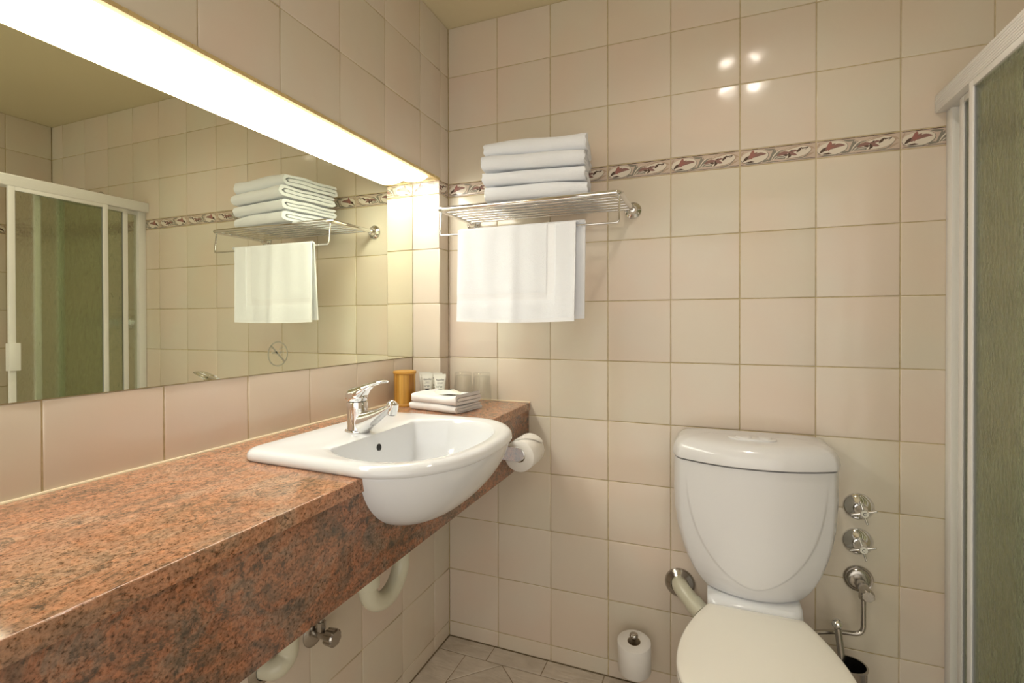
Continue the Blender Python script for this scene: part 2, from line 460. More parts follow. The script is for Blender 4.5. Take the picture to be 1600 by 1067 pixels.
def tile_area(parent, org, ua, va, ub, vb, border_row=None, stuff=None, skip=None, uoff=0.0):
    """ub, vb: break positions along each axis; org: world point of (0, 0)"""
    org, ua, va = Vector(org), Vector(ua), Vector(va); na = ua.cross(va)
    sb = None
    for i in range(len(ub) - 1):
        for k in range(len(vb) - 1):
            w_, h_ = ub[i + 1] - ub[i], vb[k + 1] - vb[k]
            if skip and skip(ub[i], ub[i + 1], vb[k], vb[k + 1]): continue
            p = org + ua * ub[i] + va * vb[k]
            if border_row == k:
                me = border_mesh(w_, h_, uoff if i == 0 else 0.0); nm = 'border_tile'
            else: me = tile_mesh(w_, h_, TILE); nm = 'tile'
            if stuff and stuff(ub[i], ub[i + 1]):
                if sb is None: sb = bmesh.new()
                base = tile_mesh(w_, h_, TILE if border_row != k else BORDER_BG)
                v0 = len(sb.verts); sb.from_mesh(base); sb.verts.ensure_lookup_table()
                for v in sb.verts[v0:]: v.co = p + ua * v.co.x + va * v.co.y + na * v.co.z
            else: place_tile(parent, me, nm, p, ua, va, na)
    if sb: bm_obj('far_tiling', sb, parent, TILE, smooth=False, kind='stuff', fix=False)

# ------------------------------------------------------------------ the room
W, D, H = 2.30, -2.30, 2.29
ZB = [0, .0555, .2555, .4555, .6555, .8555, 1.0555, 1.2555, 1.4555, 1.6555, 1.706, 1.906, 2.106, H]
BR = 9
G = -.0014 - .0006   # grout plane lies a little behind the tile faces
def grp(n): return [round(x, 5) for x in n]
# back wall, y = 0, its normal towards -y : ua = +x, va = +z gives na = -y
bm = bmesh.new(); box(bm, -.2, W + .1, -G, .1, 0, H); wb = structure('wall_back', bm, GROUT)
tile_area(wb, (0, 0, 0), (1, 0, 0), (0, 0, 1), grp([i * .2 for i in range(12)] + [W]), ZB, BR)
# left wall: lower part under the counter, bulkhead above the mirror, thin pier at the back
bm = bmesh.new()
box(bm, -.25, G, D, -G, 0, .885)                       # below the counter
box(bm, -.25, G, D, -G, 1.712, H)                      # bulkhead
box(bm, -.25, G, -.068 - G, -G, .885, 1.712)           # pier
box(bm, -.25, -.116 + G, D, -.068, .885, 1.712)        # back of the mirror recess
box(bm, -.25, G, D, -1.62, .885, 1.712)                # recess ends beside the camera
wl = structure('wall_left', bm, GROUT)
# ua = +y, va = +z gives na = +x
def yb(first, stop):     # break positions measured from y = stop up to 0
    b = [0]; y = first
    while -y > stop: b.append(y); y += .2
    b.append(-stop); return sorted(-q for q in b)
lo = yb(.1124, -1.85)
tile_area(wl, (0, 0, 0), (0, 1, 0), (0, 0, 1), lo, ZB[:6] )
up = sorted([0, -.058] + [-(.1965 + .2 * i) for i in range(9)])
tile_area(wl, (0, 0, 0), (0, 1, 0), (0, 0, 1), up, ZB[10:], None)
tile_area(wl, (0, 0, 0), (0, 1, 0), (0, 0, 1), [-.068, 0], [.902] + ZB[6:11], 4, uoff=.132)
# narrow return facing the camera at the end of the recess: normal -y
tile_area(wl, (-.116, -.068, 0), (1, 0, 0), (0, 0, 1), [0, .116], [.902] + ZB[6:11], 4, uoff=.0)
# splash tiles below the mirror
sp = sorted([-.068] + [-(.187 + .2 * i) for i in range(8)])
tile_area(wl, (-.116, 0, 0), (0, 1, 0), (0, 0, 1), sp, [.902, 1.0575])
# cream sealant bead between counter and splash tiles
bm = bmesh.new(); tube(bm, [(-.1135, -1.6, .9025), (-.1135, -.07, .9025)], .0035, 8)
tube(bm, [(-.115, -.0695, .9025), (0.0, -.0695, .9025), (.0015, -.002, .9025), (.325, -.0015, .9025)], .0025, 8)
bm_obj('sealant_bead', bm, wl, BEAD)
bm = bmesh.new(); box(bm, -.014, .0012, -1.62, -.066, 1.7045, 1.7125)
for i in range(150):
    y = -1.6 + i * .0102; box(bm, -.002, .0022 + random.random() * .0012, y, y + .006 + random.random() * .006, 1.7055 + random.random() * .003, 1.7125)
bm_obj('mortar_edge', bm, wl, TRIMM, smooth=False)
# right wall x = W, normal -x : ua = -y
bm = bmesh.new(); box(bm, W - G, W + .1, D, 0, 0, H); wr = structure('wall_right', bm, GROUT)
tile_area(wr, (W, 0, 0), (0, -1, 0), (0, 0, 1), grp([i * .2 for i in range(12)] + [2.3]), ZB, BR, stuff=lambda a, b: a > .75)
# front wall with a wide opening behind the camera, made up for the fill light
bm = bmesh.new(); box(bm, -.2, .14, D - .1, D + G, 0, H); box(bm, 2.12, W + .1, D - .1, D + G, 0, H); box(bm, .14, 2.12, D - .1, D + G, 2.06, H); wf = structure('wall_front', bm, GROUT)
tile_area(wf, (W, D, 0), (-1, 0, 0), (0, 0, 1), grp([i * .2 for i in range(12)] + [2.3]), ZB, BR, stuff=lambda a, b: True, skip=lambda a, b, c, d: b > .18 and a < 2.16 and c < 2.06)
bm = bmesh.new(); box(bm, .10, .15, D - .1, D + .012, 0, 2.05, .002); box(bm, 2.11, 2.16, D - .1, D + .012, 0, 2.05, .002); box(bm, .10, 2.16, D - .1, D + .012, 2.04, 2.09, .002); structure('trim_added_opening', bm, WOPEN)
bm = bmesh.new(); box(bm, -.2, W + .1, D - 1.1, D - 1.05, 0, H); box(bm, -.2, W + .1, D - 1.1, D - .1, -.05, 0); structure('wall_added_beyond_fill', bm, WOPEN)  # invented wall and floor closing off the added opening
bm = bmesh.new(); box(bm, -.2, W + .1, D - .1, .1, H, H + .05); structure('ceiling', bm, CEIL)
# floor
bm = bmesh.new(); box(bm, -.1, W + .1, D - .1, .1, -.05, -.0022); fl = structure('floor', bm, FGROUT)
def clip_poly(pts, x0, x1, y0, y1):
    for ax, s, lim in ((0, 1, x0), (0, -1, -x1), (1, 1, y0), (1, -1, -y1)):
        out = []
        for a, b in zip(pts, pts[1:] + pts[:1]):
            ia, ib = s * a[ax] >= lim, s * b[ax] >= lim
            if ia: out.append(a)
            if ia != ib:
                t = (s * lim - a[ax]) / (b[ax] - a[ax]); out.append((a[0] + t * (b[0] - a[0]), a[1] + t * (b[1] - a[1])))
        pts = out
        if len(pts) < 3: return []
    return pts
def floor_tile(pts):
    pts2 = []
    for p in pts:
        if not pts2 or math.dist(p, pts2[-1]) > .004: pts2.append(p)
    if len(pts2) > 1 and math.dist(pts2[0], pts2[-1]) < .004: pts2.pop()
    if len(pts2) < 3: return
    n = len(pts2); area = sum(pts2[i][0] * pts2[(i + 1) % n][1] - pts2[(i + 1) % n][0] * pts2[i][1] for i in range(n)) / 2
    if abs(area) < 3e-4: return
    if area < 0: pts2 = pts2[::-1]
    def inset(d):
        out = []
        for i in range(n):
            a, b, c = Vector(pts2[i - 1]), Vector(pts2[i]), Vector(pts2[(i + 1) % n])
            e1 = (b - a).normalized(); e2 = (c - b).normalized()
            n1 = Vector((-e1.y, e1.x)); n2 = Vector((-e2.y, e2.x)); k = n1 + n2
            out.append(b + k * (d / max(.25, 1 + n1.dot(n2))))
        return out
    cx = sum(p[0] for p in pts2) / n; cy = sum(p[1] for p in pts2) / n
    vs, fs = [], []
    for d, z in ((.0017, -.006), (.0017, -.0012), (.0034, 0)):
        vs += [(p.x - cx, p.y - cy, z) for p in inset(d)]
    for k in range(2):
        for i in range(n): j = (i + 1) % n; fs.append((k * n + i, k * n + j, k * n + n + j, k * n + n + i))
    fs.append(tuple(range(2 * n, 3 * n)))
    me = bpy.data.meshes.new('floor_tile'); me.from_pydata(vs, [], fs)
    o = link('floor_tile', me, fl, FLOORT, False, (cx, cy, 0)); return o
XF = 1.49
xs = [0.001, .187, .388, .588, .788, .988, 1.188, 1.388, XF]
for a, b in zip(xs, xs[1:]): floor_tile([(a, -.080), (b, -.080), (b, -.001), (a, -.001)])
y = -.080
while y > -1.75:
    floor_tile([(.001, max(y - .2, -1.75)), (.107, max(y - .2, -1.75)), (.107, y), (.001, y)]); y -= .2
s = .2 / math.sqrt(2)
for i in range(-14, 15):
    for k in range(-14, 15):
        ax = .107 + (i - k) * s; ay = -.2214 + (i + k) * s
        q = clip_poly([(ax, ay), (ax + s, ay + s), (ax, ay + 2 * s), (ax - s, ay + s)], .107, XF, -1.75, -.080)
        if q: floor_tile(q)

# ------------------------------------------------------------------ vanity counter
cnt = thing('vanity_counter', 'long polished red granite counter with deep front panel under the mirror', 'counter', (0, 0, 0))
cy0 = -.675; XC = .326; ZC = .902; Y0 = -1.62
nl, nr = cy0 - .245, cy0 + .245
bm = bmesh.new()
pts = [(-.116, Y0), (XC, Y0), (XC, nl), (.05, nl), (.05, nr), (XC, nr), (XC, -.002), (.0, -.002), (.0, -.068), (-.116, -.068)]
extrude_poly(bm, pts, lambda u, v, w_: Vector((u, v, w_)), ZC - .0255, ZC)
es = [e for e in bm.edges if all(abs(v.co.x - XC) < 1e-5 and v.co.z > ZC - .001 for v in e.verts)]
bmesh.ops.bevel(bm, geom=es, offset=.0030, segments=3, profile=.5, affect='EDGES')
bm_obj('worktop', bm, cnt, GRAN, angle=50)
bm = bmesh.new()
fp = [(Y0, ZC - .0275), (Y0, .697), (-.002, .697), (-.002, ZC - .0275), (nr - .005, ZC - .0275), (nr - .022, .85), (nr - .055, .812), (nr - .11, .780), (cy0, .770), (nl + .11, .780), (nl + .055, .812), (nl + .022, .85), (nl + .005, ZC - .0275)]
extrude_poly(bm, fp, lambda u, v, w_: Vector((w_, u, v)), XC - .028, XC - .005)
# shadow groove strip between slab and panel
bm_obj('front_panel', bm, cnt, GRAN_SHADE, angle=50)
bm = bmesh.new(); box(bm, XC - .03, XC - .010, Y0, nl, ZC - .031, ZC - .0245); bm_obj('joint_strip', bm, cnt, GRAN_SHADE, smooth=False)
boxo('joint_strip', cnt, GRAN_SHADE, XC - .03, XC - .010, nr, -.003, ZC - .031, ZC - .0245, smooth=False)

# ------------------------------------------------------------------ wash basin (semi recessed)
bas = thing('wash_basin', 'white semi-recessed china wash basin set into the granite counter', 'basin', (.28, cy0, ZC))
bx, RZ = .28, .0225   # star centre x; rim height over counter
def ray_outline(fn, n=220):
    return [fn(2 * PI * i / n) for i in range(n)]
def r_outer(th, ins=0.0):
    c, s_ = math.cos(th), math.sin(th)
    hw, xb, xm, xf = .259 - ins, .008 + ins, .315, .487 - ins
    # march out from the centre
    lo_, hi_ = 0.0, .6
    def inside(r):
        x, y = bx + r * c, abs(r * s_)
        if x >= xm:
            return ((x - xm) / (xf - xm)) ** 2.0 + (y / hw) ** 2.35 <= 1
        if x < xb or y > hw - (xm - x) * .035: return False
        rc = max(.045 - ins, .012); hx = hw - (xm - x) * .035
        if x < xb + rc and y > hx - rc: return (x - xb - rc) ** 2 + (y - hx + rc) ** 2 <= rc * rc
        return True
    for _ in range(26):
        m_ = (lo_ + hi_) / 2
        if inside(m_): lo_ = m_
        else: hi_ = m_
    return lo_
def r_inner(th):
    c, s_ = math.cos(th), math.sin(th)
    lo_, hi_ = 0.0, .6
    def inside(r):
        x, y = bx + r * c, abs(r * s_)
        if x < .172: return False
        if x >= .30: return ((x - .30) / .145) ** 2.1 + (y / .210) ** 2.3 <= 1
        t = (.30 - x) / .128
        return y <= .210 - .050 * t ** 2.2
    for _ in range(26):
        m_ = (lo_ + hi_) / 2
        if inside(m_): lo_ = m_
        else: hi_ = m_
    return lo_
NB = 220
TH_ = [2 * PI * i / NB for i in range(NB)]
ri = [r_inner(t) for t in TH_]
def ring(rs, z, scale=1, cx=0):
    return [(cx * (1 - scale) + rr * scale * math.cos(t), rr * scale * math.sin(t), z) for rr, t in zip(rs, TH_)]
def mixr(a, b, t): return [p + (q - p) * t for p, q in zip(a, b)]
rings = []
for ins, z in ((.016, -.003), (.006, -.001), (.0, .004), (.0, .009), (.0015, .0145), (.0055, .0190), (.011, .0215), (.018, .0225)):
    rings.append(ring([r_outer(t, ins) for t in TH_], z))
ro = [r_outer(t, .018) for t in TH_]
for t, z in ((.25, .0222), (.5, .0212), (.75, .0200), (.92, .0190)):
    rings.append(ring(mixr(ro, ri, t), z))
rings.append(ring(ri, .0165))
for sc_, z in ((.985, .010), (.965, -.002), (.94, -.020), (.90, -.045), (.84, -.070), (.74, -.092), (.58, -.106), (.38, -.113), (.18, -.117), (.085, -.118)):
    rings.append(ring(ri, z, sc_, -.01))
bm = bmesh.new(); loft(bm, rings, cap=False)
# skirt showing in front of the panel
sk = []
tab = []
for i in range(25):
    u_ = math.cos(PI / 2 * i / 24) ** 1.15 * .9995
    tab.append((.002 - .154 * u_, .252 * (1 - u_ ** 1.8) ** .417, .030 + .148 * (1 - u_ ** 1.5) ** .70))
for z, hy, fx in [(a, b, c) for a, b, c in tab]:
    r_ = [(.005, -hy, z)]
    for i in range(41):
        a = -PI / 2 + PI * i / 40
        cc, ss = math.cos(a), math.sin(a)
        r_.append((.030 + (fx - .0) * abs(cc) ** .95 * .98, hy * (abs(ss) ** .93) * (1 if ss > 0 else -1), z))
    r_.append((.005, hy, z))
    sk.append(r_)
skv = [[bm.verts.new(Vector(p)) for p in r] for r in sk]
for ra, rb_ in zip(skv, skv[1:]):
    for i in range(len(ra) - 1): bm.faces.new([ra[i], ra[i + 1], rb_[i + 1], rb_[i]])
bm.faces.new(skv[0])
bm_obj('bowl', bm, bas, CERAM, angle=55)
bm = bmesh.new(); lathe(bm, [(0, 0), (.0075, 0), (.0085, .0012), (.0085, -.003)], (-.1025, 0, -.016), (1, 0, .12), 20)
oh = bm_obj('overflow_hole', bm, bas, DARK)
bm = bmesh.new(); lathe(bm, [(0, .001), (.012, .001), (.019, .0015), (.024, .003), (.026, .001), (.026, -.004)], (-.01, 0, -.118), (0, 0, 1), 28)
bm_obj('drain_ring', bm, bas, CHROME)

# ------------------------------------------------------------------ mixer tap
TX, TY, TZ = .122, -.685, .9225
tap = thing('basin_mixer_tap', 'chrome single-lever mixer tap on the wash basin', 'tap', (TX, TY, TZ))
bm = bmesh.new(); lathe(bm, [(0, 0), (.029, 0), (.0295, .002), (.0285, .005), (.025, .0065), (0, .0065)], (0, 0, 0), (0, 0, 1), 36)
bm_obj('base_ring', bm, tap, CHROME)
bm = bmesh.new()
rb = []
for z, r, off in ((.0065, .0262, .002), (.015, .0250, .002), (.035, .0240, .001), (.055, .0248, 0), (.068, .0255, 0), (.072, .0245, 0), (.0735, .022, 0)):
    rb.append([(off + r * math.cos(2 * PI * i / 32), r * math.sin(2 * PI * i / 32), z) for i in range(32)])
loft(bm, rb)
bm_obj('body', bm, tap, CHROME)
bm = bmesh.new()   # spout: wide at the body, arched underside
sp_ = []
for i in range(15):
    t = i / 14; x = .004 + .098 * t
    zt = .048 + .026 * t - .004 * math.sin(PI * t)
    hb = .054 * (1 - t) ** 1.2 + .0165; wd = .0235 * (1 - t) + .0130 * t
    zc = zt - hb / 2
    sp_.append([(x, wd * math.copysign(abs(math.cos(a)) ** .8, math.cos(a)), zc + hb / 2 * math.copysign(abs(math.sin(a)) ** .8, math.sin(a))) for a in [2 * PI * k / 24 for k in range(24)]])
loft(bm, sp_)
bmesh.ops.create_uvsphere(bm, u_segments=20, v_segments=12, radius=.0135, matrix=Matrix.Translation((.100, 0, .067)))
lathe(bm, [(.0118, .012), (.0124, 0), (.0118, -.012), (.010, -.013), (0, -.013)], (.102, 0, .060), (.25, 0, 1), 24)
bm_obj('spout', bm, tap, CHROME)
bm = bmesh.new(); lathe(bm, [(0, 0), (.0085, 0), (.0085, .001)], (.0985, 0, .0468), (-.25, 0, -1), 20); bm_obj('aerator', bm, tap, SEALM)
lever = bmesh.new()   # wedge shaped cap running into an open loop lever
lathe(lever, [(0, .074), (.0225, .074), (.0250, .078), (.0252, .086), (.0235, .094), (.018, .098), (0, .099)], (0, 0, 0), (0, 0, 1), 32)
wd = []
HT = ((-.0275, .0840, .0760, .006), (-.0262, .0900, .0745, .012), (-.020, .0985, .0742, .0195), (-.010, .1045, .0742, .0238), (.004, .1085, .0742, .0245), (.014, .1110, .0760, .0225), (.022, .1128, .0850, .0190), (.032, .1145, .0985, .0150), (.044, .1162, .1090, .0120))
for i in range(34):
    x = -.0275 + .0715 * i / 33; top, bot, hw_ = lerp_tab(HT, x)
    zm_, hh_ = (top + bot) / 2, (top - bot) / 2
    wd.append([(x, hw_ * math.copysign(abs(math.cos(a)) ** .75, math.cos(a)), zm_ + hh_ * math.copysign(abs(math.sin(a)) ** .75, math.sin(a))) for a in [2 * PI * k / 28 for k in range(28)]])
loft(lever, wd)
for sgn in (-1, 1):
    P = [(.026, .0115 * sgn, .1095), (.044, .0112 * sgn, .1150), (.065, .0100 * sgn, .1215), (.080, .0070 * sgn, .1228), (.086, .0, .1230)]
    P = fillet(P, .02, 4); n_ = len(P)
    tube(lever, P, [.0045 * (1 - i / n_) + .0036 for i in range(n_)], 12, True, .62)
lever_o = bm_obj('lever_handle', lever, tap, CHROME)
bm = bmesh.new(); lathe(bm, [(0, .0005), (.0030, .0005), (.0032, -.002)], (.0265, -.0085, .0955), (1, -.35, -.1), 12); bm_obj('hot_mark', bm, lever_o, RED)
bm = bmesh.new(); lathe(bm, [(0, .0005), (.0030, .0005), (.0032, -.002)], (.0265, .0085, .0955), (1, .35, -.1), 12); bm_obj('cold_mark', bm, lever_o, BLUE)
bm = bmesh.new(); lathe(bm, [(0, 0), (.0045, 0), (.0045, .016), (.0035, .018), (0, .018)], (.030, .006, .010), (0, 0, 1), 14); bm_obj('waste_knob', bm, tap, SEALM)

# ------------------------------------------------------------------ mirror
mir = thing('wall_mirror', 'wide frameless mirror recessed in the wall above the counter', 'mirror', (-.116, -.84, 1.0575))
bm = bmesh.new(); box(bm, -.0015, .0012, -.78, .7705, .001, .65)
for f in bm.faces: f.material_index = 0 if f.normal.x > .5 else 1
o = bm_obj('mirror_glass', bm, mir, MIRROR, smooth=False); o.data.materials.append(MEDGE)
bm = bmesh.new()   # etched no smoking emblem
cx, cz, r1 = .141, .0475, .0325
def ringpoly(r0, r1_, n=48):
    for i in range(n):
        a, b = 2 * PI * i / n, 2 * PI * (i + 1) / n
        extrude_poly(bm, [(cx + r0 * math.cos(a), cz + r0 * math.sin(a)), (cx + r1_ * math.cos(a), cz + r1_ * math.sin(a)), (cx + r1_ * math.cos(b), cz + r1_ * math.sin(b)), (cx + r0 * math.cos(b), cz + r0 * math.sin(b))], lambda u, v, w_: Vector((w_, u, v)), .0012, .00135)
ringpoly(.0285, .0325)
def strip(x0, z0, x1, z1, wd):
    d = Vector((x1 - x0, z1 - z0)).normalized(); n_ = Vector((-d.y, d.x)) * wd / 2
    extrude_poly(bm, [(x0 + n_.x, z0 + n_.y), (x1 + n_.x, z1 + n_.y), (x1 - n_.x, z1 - n_.y), (x0 - n_.x, z0 - n_.y)], lambda u, v, w_: Vector((w_, u, v)), .0012, .00135)
strip(cx - .021, cz + .021, cx + .021, cz - .021, .005)
strip(cx - .020, cz + .004, cx - .002, cz + .0035, .005); strip(cx + .006, cz + .003, cx + .013, cz + .003, .005); strip(cx + .0150, cz + .003, cx + .0165, cz + .003, .005); strip(cx + .0185, cz + .003, cx + .020, cz + .003, .005)
for k in range(3): strip(cx + .004 + k * .005, cz + .010 + .002 * k, cx + .008 + k * .004, cz + .017, .0018)
bm_obj('etched_no_smoking_sign', bm, mir, ETCH, smooth=False)

# ------------------------------------------------------------------ light over the mirror
lamp = thing('mirror_light', 'long lit white diffuser light fitted above the mirror', 'light', (-.066, -.86, 1.711))
bm = bmesh.new()
prof = []
def lp(y, k=1.0):
    x0, x1 = -.046, .050; zb = -.020 * k
    q = [(x0, .004)]
    for i in range(15):
        a = PI * i / 14
        q.append(((x0 + x1) / 2 - (x1 - x0) / 2 * math.copysign(abs(math.cos(a)) ** .6, math.cos(a)), -.002 + zb * math.sin(a) ** .8))
    q.append((x1, .004)); return [((x0 + x1) / 2 + (px - (x0 + x1) / 2) * (.75 + .25 * k), y, pz) for px, pz in q]
loft(bm, [lp(-.745, .25), lp(-.742, .6), lp(-.735, .9), lp(-.72, 1)] + [lp(-.72 + 1.42 * i / 12, 1) for i in range(1, 12)] + [lp(.715, 1), lp(.733, .9), lp(.742, .6), lp(.745, .25)])
bm_obj('diffuser', bm, lamp, GLOW)
boxo('housing', lamp, WALU, -.049, .053, -.752, .756, -.0035, .0005, .001)
dl = thing('ceiling_light', 'small round lit downlight in the ceiling', 'light', (1.04, -.67, H))
bm = bmesh.new(); lathe(bm, [(0, 0), (.062, 0), (.062, -.004), (.050, -.008), (.049, -.030), (.046, -.032), (.042, -.031), (.041, -.006), (0, -.006)], seg=36); bm_obj('rim', bm, dl, WALU)
bm = bmesh.new(); lathe(bm, [(0, -.0062), (.036, -.0062), (.036, -.0072), (0, -.0074)], seg=32, cap=False); bm_obj('lamp_disc', bm, dl, DGLOW)

# ------------------------------------------------------------------ towel rack
RX0, RX1, RY, RZk = .106, .683, -.262, 1.547
rack = thing('towel_rack', 'chrome wall rack with a slatted shelf and a low towel rail', 'towel rack', (.39, 0, RZk))
ox = .39
bm = bmesh.new()
P = fillet([(RX0 - ox, -.012, .002), (RX0 - ox, RY, 0), (RX1 - ox, RY, 0), (RX1 - ox, -.012, .002)], .022, 8)
tube(bm, P, .0078, 16); bm_obj('shelf_frame', bm, rack, CHROME)
for i in range(6):
    y = -.045 - i * .0345
    bm = bmesh.new(); tube(bm, [(RX0 - ox, y, -.001), (RX1 - ox, y, -.001)], .0034, 10); bm_obj('slat_rod', bm, rack, CHROME)
bm = bmesh.new()
P = fillet([(RX0 - ox + .004, RY + .012, -.004), (RX0 - ox + .004, RY + .004, -.083), (RX1 - ox - .004, RY + .004, -.083), (RX1 - ox - .004, RY + .012, -.004)], .010, 5)
tube(bm, P, .0032, 12); bm_obj('lower_towel_rail', bm, rack, CHROME)
for x in (RX0 - ox, RX1 - ox):
    bm = bmesh.new(); lathe(bm, [(0, 0), (.0275, 0), (.0275, .003), (.0255, .0065), (.0165, .010), (.0135, .014), (.0128, .028), (.0105, .031), (0, .031)], (x, -.0005, .002), (0, -1, 0), 32)
    fl_ = bm_obj('wall_flange', bm, rack, CHROME)
    for a in (PI / 2, PI / 2 + 2.09, PI / 2 + 4.19):
        bm = bmesh.new(); lathe(bm, [(.0045, 0), (.0045, .0012), (.0028, .0032), (0, .0038)], (x + .0205 * math.cos(a), -.0065, .002 + .0205 * math.sin(a)), (0, -1, 0), 12)
        bm_obj('screw', bm, fl_, STEEL)

# ------------------------------------------------------------------ folded towels
def folded(name, label, cat, group, loc, w_, dep, thk, m, rotz=0, seed=0, layers=3, sag=0.0, lift=0.0, nose=1.0):
    """ribbon folded over in the y-z plane (fold towards -y), extruded along x"""
    rnd = random.Random(seed); h = thk / layers; hr = h * .492
    cl = []
    def seg(y0, y1, z, n=10):
        for i in range(n + 1): cl.append((y0 + (y1 - y0) * i / n, z))
    def arc(yc, zc, r, a0, a1, n=9, ky=1.0):
        for i in range(1, n): a = a0 + (a1 - a0) * i / n; cl.append((yc + r * ky * math.cos(a), zc + r * math.sin(a)))
    zt, zm, zb = thk - h / 2, thk / 2, h / 2
    f, b = -dep / 2, dep / 2
    R0 = (zt - zb) / 2
    seg(f + R0 + h * .6, b - h * .5, zm); arc(b - h * .5, (zm + zb) / 2, (zm - zb) / 2, PI / 2, -PI / 2, 8, 1.1)
    seg(b - h * .5, f + R0, zb); arc(f + R0, (zt + zb) / 2, R0, -PI / 2, -3 * PI / 2, 12, nose); seg(f + R0, b - .002, zt)
    n = len(cl); outer, inner = [], []
    for i in range(n):
        p, q = Vector(cl[max(i - 1, 0)]), Vector(cl[min(i + 1, n - 1)]); d = (q - p).normalized(); nn = Vector((-d.y, d.x)) * hr
        c_ = Vector(cl[i]); outer.append(c_ + nn); inner.append(c_ - nn)
    loop = outer + [Vector(cl[-1]) + (Vector(cl[-1]) - Vector(cl[-2])).normalized() * hr] + inner[::-1] + [Vector(cl[0]) - (Vector(cl[1]) - Vector(cl[0])).normalized() * hr]
    bm = bmesh.new(); rg = []; nx = 26
    ph = [rnd.uniform(0, 6) for _ in range(5)]
    for i in range(nx + 1):
        t = i / nx; x = (t - .5) * w_
        e = min(t, 1 - t) * w_; rd = min(1.0, math.sqrt(max(0, 1 - (1 - min(e / (thk * .30), 1)) ** 2)))
        row = []
        for yy, zz in loop:
            z_ = zz
            c0 = round((zz / h) - .5) * h + h / 2; c0 = min(max(c0, zb), zt)
            k = .80 + .20 * rd
            z_ = c0 + (zz - c0) * k
            wob = .0022 * math.sin(11 * x + ph[0]) * (zz / thk) + .0014 * math.sin(27 * x + 40 * yy + ph[1]) * (zz / thk)
            z_ += wob + sag * (1 - (2 * t - 1) ** 2) * (zz / thk) + lift * max(0, (t - .72) / .28) ** 1.6 * (zz / thk)
            y_ = yy + .0018 * math.sin(17 * x + ph[2]) + .0012 * math.sin(41 * x + ph[3])
            xx = x + (.003 * math.sin(55 * yy + ph[4]) + .002 * math.sin(zz * 300 + ph[2])) * (abs(2 * t - 1) ** 8)
            row.append((xx, y_, max(z_, .0004)))
        rg.append(row)
    loft(bm, rg)
    o = bm_obj(name, bm, None, m, angle=75); o.location = loc; o.rotation_euler = (0, 0, rotz)
    tag(o, label, cat, group); return o
def round_ends(o, r=.004):
    md = o.modifiers.new('bevel', 'BEVEL'); md.width = r; md.segments = 3; md.limit_method = 'ANGLE'; md.angle_limit = 1.2
ST = [('folded white bath towel at the bottom of the rack stack', .002, .000, .0390, .0, .0, 1),
      ('folded white bath towel second from bottom in the rack stack', .003, -.004, .0400, .0, .0, 2),
      ('folded white bath towel second from top in the rack stack', .000, -.012, .0410, .001, .0, 3),
      ('folded white bath towel on top of the rack stack, one corner raised', .001, .003, .0420, .0035, .009, 4)]
z = RZk + .009
for lab, dx, dy, th, sg, lf, sd in ST:
    o = folded('folded_towel', lab, 'towel', 'folded towels on the rack', (.412 + dx, -.156 + dy, z),   .305, .232, th, TERRY, seed=sd, sag=sg, lift=lf, rotz=.165 + (.01, -.012, .008, -.006)[sd - 1])
    round_ends(o); z += th + .0035
o = folded('face_towel', 'folded white face towel, lower of the pair on the counter', 'towel', 'face towels on the counter', (.110, -.226, .9026), .190, .125, .0235, TERRYF, -.20, 11)
round_ends(o, .003)
o = folded('face_towel', 'folded white face towel, upper of the pair, holding the wrapped soap', 'towel', 'face towels on the counter', (.112, -.224, .9275), .188, .130, .0255, TERRYF, -.19, 12, sag=-.003, lift=.011)
round_ends(o, .003)

# wrapped soap lying on the face towels
bm = bmesh.new()
outl = [(-.058, .000), (-.040, .020), (-.012, .022), (.020, .026), (.052, .012), (.060, -.006), (.030, -.016), (-.004, -.026), (-.030, -.020)]
def lay(k, z): return [(x * k, y * k, z + .002 * math.sin(60 * x)) for x, y in outl]
loft(bm, [lay(.95, .0), lay(1.0, .0015), lay(.96, .003), lay(.62, .009), lay(.42, .0105)])
soap = bm_obj('wrapped_soap', bm, None, WRAP, angle=30); soap.location = (.120, -.232, .9545); soap.rotation_euler = (.10, -.03, -.25)
tag(soap, 'small soap in cream pleated paper lying on the folded face towels', 'soap')
bm = bmesh.new()
for x0, x1, y0, y1 in ((.004, .026, .0005, .0045), (.000, .020, .007, .0085), (.006, .022, -.003, -.002)): box(bm, x0, x1, y0, y1, .0108, .0113)
bm_obj('printed_mark', bm, soap, INK, smooth=False)

